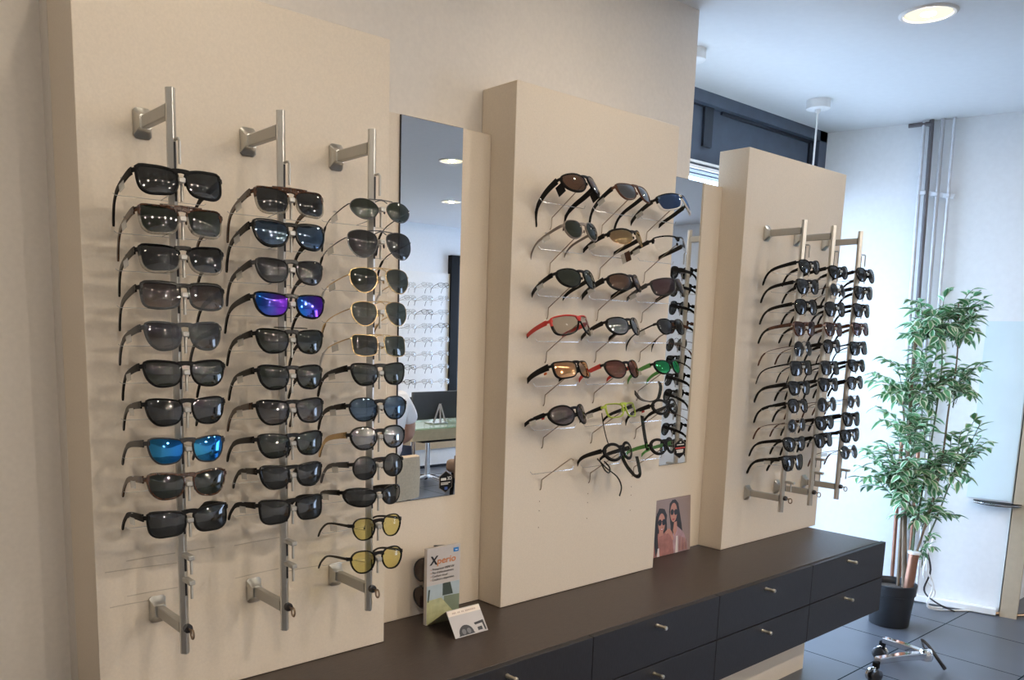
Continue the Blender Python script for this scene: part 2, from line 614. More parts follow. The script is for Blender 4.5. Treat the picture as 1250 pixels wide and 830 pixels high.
# mirrors
def mirror(x0, x1, label):
    t = thing('mirror', label, 'mirror', ((x0 + x1) / 2, -.0005, .317 + ZO))
    hw = (x1 - x0) / 2
    h = 1.2615 - .317
    bm = B()
    box(bm, -hw, hw, -.004, 0, 0, h)
    link('backing', bm, M['darkslot'], t, smooth=False)
    bm = B()
    box(bm, -hw + .0012, hw - .0012, -.0052, -.0041, .0012, h - .0012)
    link('glass', bm, mirror_mat() if 'mirror_glass' not in MATS else MATS['mirror_glass'], t, smooth=False)
    return t


mirror(.9023, 1.0978, 'tall narrow mirror beside the panel of black sunglasses, reflecting the shop')
mirror(1.962, 2.157, 'narrow mirror half hidden behind the sport glasses, reflecting a rod of frames')


def text(body, size, m, parent, loc, rot, align='LEFT', name='lettering', ext=.0001, xs=1., shear=0., bold=.0):
    cu = bpy.data.curves.new(name, 'FONT')
    cu.body = body
    cu.size = size
    cu.extrude = ext
    cu.align_x = align
    cu.shear = shear
    cu.offset = bold
    tmp = bpy.data.objects.new(name, cu)
    COL.objects.link(tmp)
    dg = bpy.context.evaluated_depsgraph_get()
    me = bpy.data.meshes.new_from_object(tmp.evaluated_get(dg))
    bpy.data.objects.remove(tmp)
    bpy.data.curves.remove(cu)
    me.materials.clear()
    me.materials.append(m)
    o = bpy.data.objects.new(name, me)
    COL.objects.link(o)
    o.parent = parent
    o.location = loc
    o.rotation_euler = rot
    o.scale = (xs, 1, 1)
    return o


# hexagon stickers low on the mirrors
def sticker(cx, cz, w, h, label, red):
    t = thing('sticker', label, 'sticker', (cx, -.0061, cz))
    s = .26
    pts = [(0, h / 2), (w / 2, h * s), (w / 2, -h * s), (0, -h / 2), (-w / 2, -h * s), (-w / 2, h * s)]
    for k, (sc_, y0, y1, mm, nm) in enumerate(((1.06, 0, .0004, M['beige'], 'rim'), (1., -.0004, 0, M['matte'], 'plate'))):
        bm = B()
        lo = [bm.verts.new((x * sc_, y0, z * sc_)) for x, z in pts]
        hi = [bm.verts.new((x * sc_, y1, z * sc_)) for x, z in pts]
        bm.faces.new(lo)
        bm.faces.new(hi[::-1])
        for i in range(6):
            bm.faces.new((lo[i], lo[(i + 1) % 6], hi[(i + 1) % 6], hi[i]))
        pl = link(nm, bm, mm, t, smooth=False)
    rx = (math.pi / 2, 0, 0)
    bm = B()
    if not red:
        text('3D', .013, M['white'], pl, (w * .1, -.0006, h * .08), rx)
        for z, x0, x1 in ((.13, -.4, .02), (.075, -.4, .04)):
            box(bm, w * x0, w * x1, -.0008, -.0005, h * z, h * z + .0035)
        for z, x0, x1 in ((-.06, -.4, .36), (-.13, -.4, .2)):
            box(bm, w * x0, w * x1, -.0008, -.0005, h * z, h * z + .002)
        link('print', bm, M['paper'], pl, smooth=False)
        bm = B()
        box(bm, -.004, .006, -.0008, -.0005, -h * .38, -h * .25, .0001, 1)
        link('badge', bm, mat('blue_badge', (.05, .10, .35), .4), pl, smooth=False)
    else:
        for z, x0, x1 in ((.18, -.32, .34), (-.10, -.36, .3), (-.16, -.3, .3), (-.22, -.3, .26)):
            box(bm, w * x0, w * x1, -.0008, -.0005, h * z, h * z + .0035)
        box(bm, -.004, .005, -.0008, -.0005, h * .30, h * .38)
        link('print', bm, M['paper'], pl, smooth=False)
        bm = B()
        box(bm, w * -.45, w * .45, -.0008, -.0005, h * .0, h * .07)
        link('band', bm, M['red'], pl, smooth=False)


p = at(544, 588, 1, -.006)
sticker(p.x, p.z, .042, .056, 'small dark hexagon sticker at the bottom of the tall mirror', False)
p = at(830, 547.5, 1, -.006)
sticker(p.x, p.z, .062, .066, 'dark hexagon sticker with red band at the bottom of the narrow mirror', True)

# ------------------------------------------------------------------ eyewear
SH = {
    'wayf': [(-.92, .62), (-.5, .86), (.1, .97), (.7, 1), (.98, .86), (1, .35), (.84, -.4), (.45, -.92), (-.1, -1), (-.62, -.82), (-.9, -.25)],
    'rect': [(-.95, .6), (-.4, .86), (.3, .95), (.92, .95), (1, .55), (.93, -.5), (.6, -.95), (0, -1), (-.6, -.92), (-.88, -.55), (-.98, .05)],
    'square': [(-.93, .75), (-.3, .93), (.4, .98), (.93, .88), (1, .1), (.88, -.74), (.4, -.99), (-.3, -.99), (-.82, -.75), (-.97, 0)],
    'aviator': [(-.86, .62), (-.35, .95), (.35, 1), (.88, .78), (1, .25), (.9, -.35), (.5, -.88), (.02, -1), (-.5, -.72), (-.85, -.1)],
    'round': [(math.cos(a), math.sin(a)) for a in [i * math.pi / 6 for i in range(12)]],
    'panto': [(-.96, .38), (-.62, .86), (0, 1), (.65, .9), (1, .42), (.9, -.3), (.5, -.86), (0, -1), (-.5, -.86), (-.86, -.36)],
    'wrap': [(-.88, .45), (-.4, .85), (.3, .98), (.85, .88), (1.03, .5), (.99, 0), (.76, -.55), (.25, -.95), (-.35, -.98), (-.76, -.6), (-.92, -.05)],
    'oval': [(-.98, .1), (-.6, .74), (0, 1), (.65, .86), (1.02, .3), (.86, -.4), (.4, -.9), (-.15, -1), (-.68, -.72)],
    'shield': [(-.99, .62), (-.4, .9), (.35, 1), (.92, .92), (1.02, .55), (.96, -.4), (.72, -.88), (.1, -1), (-.46, -.82), (-.76, -.3)],
}


def outline(shape, n=36):
    P = [Vector((x, z)) for x, z in SH[shape]]
    k = len(P)
    dense = []
    for i in range(k):
        p0, p1, p2, p3 = P[i - 1], P[i], P[(i + 1) % k], P[(i + 2) % k]
        for s in range(8):
            t = s / 8
            dense.append(.5 * ((2 * p1) + (p2 - p0) * t + (2 * p0 - 5 * p1 + 4 * p2 - p3) * t * t + (3 * p1 - p0 - 3 * p2 + p3) * t ** 3))
    # even resample
    seg = [(dense[(i + 1) % len(dense)] - dense[i]).length for i in range(len(dense))]
    tot = sum(seg)
    out, acc, j = [], 0, 0
    for i in range(n):
        target = tot * i / n
        while acc + seg[j] < target:
            acc += seg[j]
            j += 1
        f = (target - acc) / seg[j]
        out.append(dense[j].lerp(dense[(j + 1) % len(dense)], f))
    return out


def glasses(name, label, cat, loc, group, shape='wayf', w=.054, h=.040, b=.018, rim=.0042, rimtop=None, dep=.0042, frame='black', low=None, temple=None, tip=None,
            lens='grey', kw=1.6, thick=.0135, metal=False, double=False, half=False, pitch=14, yaw=0, roll=0, tagged=True, W=None, shieldy=False, tlen=.135, bar=None, straplen=0,
            rotm=None, drop=.034, fold=0, paper=False):
    """spectacles facing -Y with the bridge at the origin"""
    t = thing(name, label, cat, loc, group=group)
    if rotm:
        t.matrix_world = Matrix.Translation(Vector(loc)) @ rotm
    else:
        t.rotation_euler = (Matrix.Rotation(math.radians(yaw), 3, 'Z') @ Matrix.Rotation(math.radians(roll), 3, 'Y') @ Matrix.Rotation(math.radians(-pitch), 3, 'X')).to_euler()
    n = 40
    ol = outline(shape, n)
    rimtop = (rim if rimtop is None else rimtop) * .85
    rim = rim * .86
    w, h = w * 1.035, h * 1.05
    cx = b / 2 + w / 2
    zc = -.30 * h                                   # lens centre below the bridge origin
    kz = 1.6 if kw < 3 else 3.
    blg = .0030 if kw < 3 else .0022

    def S(x, z, y=0.):
        return Vector((x, kw * x * x + kz * (z - zc) ** 2 + y, z))
    P = [Vector((cx + q.x * w / 2, zc + q.y * h / 2)) for q in ol]
    # area sign, outward normals
    Nn = []
    for i in range(n):
        tg = (P[(i + 1) % n] - P[i - 1]).normalized()
        nv = Vector((tg.y, -tg.x))
        if nv.dot(P[i] - Vector((cx, zc))) < 0:
            nv = -nv
        Nn.append(nv)
    fm = [M[frame], M[low] if low else M[frame]]
    bm = B()
    for sgn in (1, -1):
        rings = []
        for i in range(n):
            p, nv = P[i], Nn[i]
            up = max(0, nv.y)
            tt = rim + (rimtop - rim) * up
            if shieldy and False:
                tt = rim
            if metal:
                prof = [(-.0004, 0), (.0004, -.0009), (.0013, -.0009), (.0018, 0), (.0013, .0009), (.0004, .0009)]
            else:
                d = dep
                prof = [(-.0006, .1 * d), (.0002, -.38 * d), (.35 * tt, -.55 * d), (.8 * tt, -.42 * d), (tt, 0), (tt, .5 * d), (-.0006, .5 * d)]
            rings.append([bm.verts.new(Vector((sgn, 1, 1)) * S(p.x + nv.x * o_, p.y + nv.y * o_, y_)) for o_, y_ in prof] if False else
                         [bm.verts.new((lambda v: Vector((sgn * v.x, v.y, v.z)))(S(p.x + nv.x * o_, p.y + nv.y * o_, y_))) for o_, y_ in prof])
        k = len(rings[0])
        for i in range(n):
            if half and (P[i].y + P[(i + 1) % n].y) / 2 < zc + .12 * h and not metal:
                continue
            A, C_ = rings[i], rings[(i + 1) % n]
            lowf = (P[i].y < zc + .1 * h)
            for j in range(k):
                f = bm.faces.new((A[j], A[(j + 1) % k], C_[(j + 1) % k], C_[j]))
                f.material_index = 1 if lowf else 0
    # bridge
    ib = b / 2 + w * .07
    if metal:
        tube(bm, [S(-ib, .10 * h, .001), S(-b * .3, .17 * h, -.001), S(0, .19 * h, -.0015), S(b * .3, .17 * h, -.001), S(ib, .10 * h, .001)], .0011, 6)
        if double:
            tube(bm, [S(-b / 2 - w * .30, .175 * h + .0015), S(-b * .3, .225 * h), S(0, .23 * h, -.001), S(b * .3, .225 * h), S(b / 2 + w * .30, .175 * h + .0015)], .0011, 6)
    else:
        hb = .0036
        zb = zc + (.375 if shape in ('rect', 'square', 'wayf') else .30) * h
        pts = [S(x, zb + .0022 * (1 - (x / ib) ** 2)) for x in [ib * q for q in (-1, -.6, -.25, 0, .25, .6, 1)]]
        sweep(bm, pts, lambda i, q: rrect(dep * .5, hb * (1.35 - .35 * math.sin(math.pi * q)), .5), side=(0, -1, 0))
        if double:
            pts = [S(x, zc + .50 * h + rimtop * .4) for x in [(b / 2 + w * .45) * q for q in (-1, -.5, 0, .5, 1)]]
            if bar:
                tube(bm, [p_ + Vector((0, 0, .003)) for p_ in pts], .0009, 6)
            else:
                sweep(bm, pts, lambda i, q: rrect(dep * .5, .0022, .5), side=(0, -1, 0))
    # nose pads
    for sgn in (1, -1):
        ball(bm, (sgn * (b / 2 - .002), .006, zc - .02 * h), .004, sub=1, sc3=(.45, .8, 1.3))
    # end pieces
    zh = zc + (.34 if shape in ('wayf', 'rect', 'square', 'wrap', 'shield') else .22) * h
    xo = b / 2 + w
    wid = W / 2 if W else xo + (.007 if not metal else .004)
    for sgn in (1, -1):
        hh = .0042 if not metal else .0012
        pts = [S(xo - .002, zh), S(xo + .003, zh, .0005), S(wid, zh, .004), S(wid, zh, .008)]
        pts = [Vector((sgn * v.x, v.y, v.z)) for v in pts]
        sweep(bm, pts, lambda i, q: rrect(hh * .9, .0017 if not metal else .0009, .4), side=(0, 0, 1))
    link('frame', bm, fm, t)
    # lenses
    for sgn in (1, -1):
        bm = B()
        for side_y, flip in ((-.0010, 0), (.0008, 1)):
            rr = []
            for s in (1., .85, .65, .4, .2):
                rr.append([bm.verts.new((lambda v: Vector((sgn * v.x, v.y, v.z)))(S(cx + (q.x - cx) * s, zc + (q.y - zc) * s, side_y - blg * (1 - s * s)))) for q in P])
            cv = bm.verts.new((lambda v: Vector((sgn * v.x, v.y, v.z)))(S(cx, zc, side_y - blg)))
            for A, C_ in zip(rr, rr[1:]):
                for j in range(n):
                    bm.faces.new((A[j], A[(j + 1) % n], C_[(j + 1) % n], C_[j]))
            for j in range(n):
                bm.faces.new((rr[-1][j], rr[-1][(j + 1) % n], cv))
            if flip == 0:
                first = rr[0]
            else:
                for j in range(n):
                    bm.faces.new((first[j], first[(j + 1) % n], rr[0][(j + 1) % n], rr[0][j]))
        link('lens', bm, L[lens], t)
    # temples
    tm = M[temple or frame]
    tp = M[tip or temple or frame]
    y0 = S(wid, zh, .007).y
    for sgn in (1, -1):
        bm = B()
        xs = wid - .0005
        curve = .004 if kw < 3 else .014
        pts = [(xs, y0, zh), (xs + .001, y0 + .012, zh), (xs, y0 + .04, zh - .0005), (xs - curve * .4, y0 + .068, zh - .002), (xs - curve * .7, y0 + .088, zh - .006),
               (xs - curve, y0 + .105, zh - .015), (xs - curve * 1.2, y0 + .118, zh - .015 - drop * .45), (xs - curve * 1.4, y0 + .128, zh - .015 - drop)]
        pts = [(sgn * a, y0 + (b_ - y0) * tlen / .135, c_) for a, b_, c_ in pts]
        pth = bez(pts, 3)
        th = thick if not metal else .0022
        nn = len(pth)

        def sec(i, q, th=th):
            hgt = th * .5 * (1 - q * .55) if q < .6 else max(th * .5 * .67 * .8, .0022)
            if metal:
                hgt = .0011 if q < .62 else .0028
            if q > .97:
                hgt *= .6
            wd = .0016 if not metal else (.0008 if q < .62 else .0017)
            return rrect(wd, hgt, .45)
        sweep(bm, pth, sec, side=(1, 0, 0))
        for f in bm.faces:
            if f.calc_center_median().y > y0 + .62 * .128 * tlen / .135:
                f.material_index = 1
        link('temple', bm, [tm, tp], t)
    if tagged:
        bm = B()
        x = -(wid - .0005)
        yy = y0 + .035 + random.uniform(-.004, .008)
        box(bm, x - .0032, x - .0024, yy, yy + .024, zh - .017, zh - .004)
        box(bm, x - .003, x + .003, yy + .008, yy + .014, zh + .0035, zh + .0045)
        link('price_tag', bm, M['paper'] if paper else M['tag'], t, smooth=False)
    return t


# ------------------------------------------------------------------ display rods
ORD = ['top', 'second', 'third', 'fourth', 'fifth', 'sixth', 'seventh', 'eighth', 'ninth', 'tenth', 'eleventh', 'twelfth']
ZRB, ARM = .1481 + ZO, .1373
Z_A, Z_B = 1.1128 + ZO, .1965 + ZO


def rod(x, d, label, zs, group, nrest=99):
    t = thing('display_rod', label, 'display rod', (x, -d, ZRB), group=group)
    yr = -ARM
    bm = B()
    pr = rrect(.0078, .0098, .9)
    sweep(bm, [(0, yr, 0), (0, yr, 1.0)], lambda i, q: pr, side=(1, 0, 0))
    body = link('rod', bm, M['alu'], t)
    for z in (Z_A - ZRB, Z_B - ZRB):
        bm = B()
        # moulded foot on the panel: wide plate tapering to a waist
        secs = [(.0, .016, .026), (.004, .0165, .027), (.010, .013, .019), (.016, .0115, .0135), (.020, .011, .0125)]
        rr = []
        for yy, a, b in secs:
            rr.append([bm.verts.new((px, -yy - .0002, z + pz)) for px, pz in rrect(a, b, .3)])
        for A, C_ in zip(rr, rr[1:]):
            for j in range(8):
                bm.faces.new((A[j], A[(j + 1) % 8], C_[(j + 1) % 8], C_[j]))
        bm.faces.new(rr[0])
        bm.faces.new(rr[-1][::-1])
        link('wall_bracket', bm, M['alu'], t)
        bm = B()
        sweep(bm, [(0, -.018, z), (0, yr + .008, z)], lambda i, q: rrect(.0072, .0112, .25), side=(1, 0, 0))
        link('arm', bm, M['alupaint'], t)
    # lock with its key
    bm = B()
    R = Matrix.Rotation(math.pi / 2, 4, 'X')
    zk = Z_B - ZRB + .002
    bk = B()
    lathe(bk, [(.0085, 0), (.0085, .006), (.0075, .007), (.0075, .009)], 20)
    bmesh.ops.transform(bk, matrix=Matrix.Translation((.002, yr - .0085, zk)) @ R, verts=bk.verts)
    lk = link('lock', bk, M['gun'], t)
    bm.free()
    bm = B()
    box(bm, .0013, .0027, yr - .0275, yr - .017, zk - .002, zk + .002)
    tube(bm, [(.002 + .0005, yr - .031 + .0065 * math.cos(a), zk - .006 + .0085 * math.sin(a)) for a in [i * math.pi / 7 for i in range(14)]], .0020, 6, closed=True)
    link('key', bm, M['brass'], lk)
    # one nose rest with a locking wire for each place, one temple bar behind
    for z in zs:
        z = z - ZRB
        bm = B()
        box(bm, -.0055, .0065, yr - .042, yr - .0085, z - .013, z - .004, .0015, 1)
        tube(bm, [(.005, yr - .012, z - .009), (.005, yr - .024, z - .011), (.0052, yr - .027, z - .016), (.0052, yr - .027, z - .042)], .0025, 8)
        link('nose_rest', bm, M['alupaint'], t)
        bm = B()
        box(bm, -.0005, .0032, yr - .0106, yr - .0092, z - .040, z - .008)
        link('slot', bm, M['darkslot'], t, smooth=False)
    for z in zs[:nrest]:
        z = z - ZRB
        bm = B()
        zz = z - .026
        tube(bm, [(0, yr + .006, zz), (0, yr + .055, zz - .006)], .0009, 6)
        tube(bm, [(-.083, yr + .055, zz - .003), (-.079, yr + .055, zz - .006), (.079, yr + .055, zz - .006), (.083, yr + .055, zz - .003)], .0006, 6)
        link('temple_rest', bm, M['tag'], t)
    bm = B()
    zt = max(zs) - ZRB + .062
    tube(bm, [(.002, yr - .008, zt), (.004, yr - .020, zt), (.0045, yr - .023, zt - .004), (.0045, yr - .023, zt - .042)], .0025, 8)
    box(bm, -.0005, .0032, yr - .0106, yr - .0092, zt - .05, zt - .004, mi=1)
    link('top_hook', bm, [M['alupaint'], M['darkslot']], t)
    return t


YB = -(D1 + ARM + .034)


def zat(u, v, y):
    return at(u, v, 1, y).z


G = dict
RACKS = []
r1 = [
 (212, G(shape='rect', w=.058, h=.041, frame='matte', rim=.005, rimtop=.006, lens='grey'), 'thick matt black rectangular sunglasses'),
 (259, G(shape='rect', w=.056, h=.043, frame='tort', low='clearframe', double=True, rim=.004, lens='green'), 'flat-top sunglasses with tortoise brow'),
 (306, G(shape='rect', w=.057, h=.041, frame='black', low='clearframe', rim=.0045, lens='grey'), 'black rectangular sunglasses with clear lower rims'),
 (352, G(shape='square', w=.057, h=.039, frame='black', low='smokeframe', rimtop=.007, rim=.004, lens='gradbrown'), 'heavy browed sunglasses with graded brown lenses'),
 (400, G(shape='wayf', w=.053, h=.042, frame='smokeframe', temple='dgrey', rim=.0045, lens='gradgrey'), 'translucent grey sunglasses'),
 (447, G(shape='wayf', w=.056, h=.039, frame='matte', rim=.004, rimtop=.005, lens='green'), 'matt black sunglasses with green lenses'),
 (493, G(shape='wayf', w=.055, h=.042, frame='black', rim=.0035, lens='grey'), 'thin black sunglasses with dark grey lenses'),
 (541, G(shape='wayf', w=.054, h=.041, frame='dgrey', rim=.0033, lens='bluem'), 'sunglasses with bright cyan mirror lenses'),
 (584, G(shape='wayf', w=.056, h=.040, frame='tort', rim=.004, rimtop=.005, lens='green'), 'tortoise sunglasses with dark green lenses'),
 (629, G(shape='rect', w=.058, h=.040, frame='matte', rim=.0045, thick=.014, lens='grey'), 'matt black square-cornered sunglasses'),
]
r2 = [
 (236, G(shape='rect', w=.055, h=.043, frame='tort', low='clearframe', double=True, rim=.004, lens='grey'), 'flat-top sunglasses with clear rims'),
 (277, G(shape='wayf', w=.057, h=.041, frame='black', rim=.0055, rimtop=.0065, thick=.015, lens='gradblue'), 'thick black sunglasses with blue graded lenses'),
 (322, G(shape='wayf', w=.055, h=.040, frame='dgrey', rim=.0035, lens='grey'), 'slim dark grey sunglasses'),
 (364, G(shape='wayf', w=.058, h=.039, frame='black', rim=.004, lens='purple', mirror=0) if False else G(shape='wayf', w=.058, h=.039, frame='black', rim=.004, lens='purple'), 'black sunglasses with violet-blue mirror lenses'),
 (408, G(shape='wayf', w=.055, h=.040, frame='black', rim=.0035, double=True, bar=True, lens='green'), 'black sunglasses with a metal top bar'),
 (452, G(shape='wayf', w=.053, h=.040, frame='black', rim=.004, lens='green'), 'classic black sunglasses with green lenses'),
 (494, G(shape='wayf', w=.056, h=.041, frame='black', temple='tort', rim=.004, lens='gradgrey'), 'black sunglasses with tortoise temples'),
 (535, G(shape='wayf', w=.055, h=.040, frame='black', rim=.004, lens='green'), 'black sunglasses with grey-green lenses'),
 (574, G(shape='wayf', w=.050, h=.038, frame='black', rim=.005, thick=.014, lens='grey'), 'black wide-temple sunglasses'),
 (615, G(shape='rect', w=.054, h=.041, frame='matte', rim=.004, thick=.013, lens='grey'), 'plain matt black sunglasses'),
]
r3 = [
 (248, G(shape='oval', w=.055, h=.038, frame='gun', metal=True, double=True, temple='black', lens='green', b=.020), 'thin metal sunglasses with thick black temples'),
 (288, G(shape='aviator', w=.061, h=.051, frame='gun', metal=True, double=True, lens='grey', tip='black'), 'large black aviator sunglasses'),
 (333, G(shape='aviator', w=.057, h=.046, frame='gold', metal=True, double=True, lens='green', tip='wframe'), 'gold aviator sunglasses with green lenses'),
 (374, G(shape='aviator', w=.054, h=.045, frame='gold', metal=True, double=True, lens='green', tip='gold'), 'gold wire aviators with stickered lens'),
 (414, G(shape='square', w=.053, h=.040, frame='gold', metal=True, double=True, lens='green', tip='wframe'), 'square gold wire sunglasses'),
 (449, G(shape='wayf', w=.052, h=.039, frame='black', rim=.004, lens='green'), 'black sunglasses with olive green lenses'),
 (491, G(shape='panto', w=.055, h=.043, frame='black', rim=.003, lens='gradblue'), 'round-cornered black sunglasses with smoky blue lenses'),
 (527, G(shape='panto', w=.052, h=.040, frame='black', rim=.0042, temple='lime' if False else 'gold', lens='silver'), 'black browline sunglasses with golden temples'),
 (562, G(shape='round', w=.047, h=.044, frame='black', rim=.0025, temple='gun', lens='grey', b=.021), 'small round black sunglasses'),
 (600, G(shape='wrap', w=.057, h=.034, frame='black', rim=.004, kw=5, thick=.012, lens='grey', b=.016), 'black sport wrap sunglasses'),
 (637, G(shape='panto', w=.047, h=.042, frame='black', rim=.0026, lens='yellow', thick=.006, b=.021), 'round black glasses with pale yellow lenses'),
 (677, G(shape='panto', w=.050, h=.042, frame='black', rim=.0032, lens='yellow', thick=.006, b=.020), 'black-rimmed glasses with yellow lenses'),
]
LEFT = [(.2461, 217, r1, 'rod farthest from the mirrors'), (.4538, 347, r2, 'middle rod of the large panel'), (.657, 456, r3, 'rod beside the tall mirror')]
for x, u, lst, where in LEFT:
    zs = []
    for i, (v, kw_, desc) in enumerate(lst):
        z = zat(u, v, YB)
        zs.append(z - .002)
        kw_ = dict(kw_)
        big = kw_.pop('w', .054)
        glasses('sunglasses', '%s, %s on the %s' % (desc, ORD[i], where), 'sunglasses', (x + .002, YB, z), 'sunglasses on the ' + where, w=big * 1.03, roll=random.uniform(-1.2, 1.2),
                pitch=14.5 - 9.5 * i / (len(lst) - 1) + random.uniform(-1.5, 1.5), yaw=random.uniform(-2, 2), tagged=(i % 4 != 3), drop=.036 - .014 * i / (len(lst) - 1), **kw_)
    last = zat(u, lst[-1][0], YB)
    zs2 = list(zs)
    if u < 400:
        zs2 += [last - .072, last - .118]
    rod(x, D1, 'aluminium display rod with lock and key, the ' + where, zs2, 'display rods on the large panel', len(zs))

# far rack
YF = -(D3 + ARM + .034)
A_ = [320, 344, 369, 396, 420, 444, 469, 491, 515, 538, 561]
B_ = [327, 349, 372, 397, 418, 444, 465, 489, 512, 533.5]
C_ = [330.5, 352.5, 374, 397, 420, 442, 463, 486, 507.5, 528, 548]
pool = [
 (G(shape='wrap', w=.054, h=.040, frame='matte', rim=.004, lens='grey', tip='black'), 'black sunglasses with grey lenses'),
 (G(shape='wayf', w=.055, h=.043, frame='black', rim=.004, lens='grey'), 'glossy black sunglasses'),
 (G(shape='panto', w=.054, h=.045, frame='black', rim=.004, lens='grey'), 'rounded black sunglasses'),
 (G(shape='wayf', w=.052, h=.042, frame='brown', rim=.004, temple='brown', tip='black', lens='mauve'), 'reddish brown sunglasses'),
 (G(shape='round', w=.051, h=.047, frame='gun', metal=True, temple='brown', lens='grey'), 'round thin-rimmed sunglasses with brown temples'),
 (G(shape='square', w=.053, h=.045, frame='black', rim=.003, lens='grey', thick=.006), 'squarish black sunglasses with thin temples'),
 (G(shape='wayf', w=.052, h=.042, frame='black', rim=.004, thick=.014, lens='grey', temple='black'), 'black sunglasses with broad temples'),
 (G(shape='panto', w=.050, h=.042, frame='black', rim=.004, lens='gradgrey', temple='black'), 'black sunglasses with graded lenses'),
 (G(shape='round', w=.046, h=.042, frame='beige', metal=True, temple='brown', lens='grey'), 'small metal sunglasses with fine brown temples'),
 (G(shape='wrap', w=.054, h=.042, frame='black', rim=.005, thick=.013, lens='grey'), 'chunky black sunglasses'),
 (G(shape='wayf', w=.055, h=.045, frame='black', rim=.005, thick=.015, lens='grey', tip='matte'), 'large black sunglasses with pale temple tag'),
]
poolB = [0, 8, 2, 3, 7, 5, 6, 4, 9, 1, 10]
poolC = [2, 6, 1, 3, 5, 0, 7, 8, 10, 9, 4]
FAR = [(2.4137, 980, A_, list(range(11)), 'far-panel rod nearest the narrow mirror', (982.2, 268.6, 951.5, 624.7)), (2.6185, 1012, B_, poolB, 'middle rod of the far panel', (1017.6, 275.8, 986.7, 616.3)),
       (2.8245, 1045, C_, poolC, 'far-panel rod nearest the plant', (1050.5, 282, 1019.3, 608.7))]
for x, u, lst, idx, where, ln in FAR:
    zs = []
    for i, v in enumerate(lst):
        ub = ln[0] + (ln[2] - ln[0]) * (v - ln[1]) / (ln[3] - ln[1])
        z = at(ub + 6, v, 1, YF).z
        # keep the height true to the rod's own x
        zs.append(z - .002)
        kw_, desc = pool[idx[i]]
        glasses('sunglasses', '%s, %s on the %s' % (desc, ORD[i], where), 'sunglasses', (x + .002, YF, z), 'sunglasses on the ' + where, pitch=11 + random.uniform(-3, 3), roll=random.uniform(-1.5, 1.5),
                yaw=random.uniform(-3, 3), tagged=(i in (7, 10)), **kw_)
    last = zs[-1]
    rod(x, D3, 'grey display rod with key, the ' + where, zs + ([last - .075] if len(lst) > 10 else [last - .075, last - .125]), 'display rods on the far panel', len(zs))

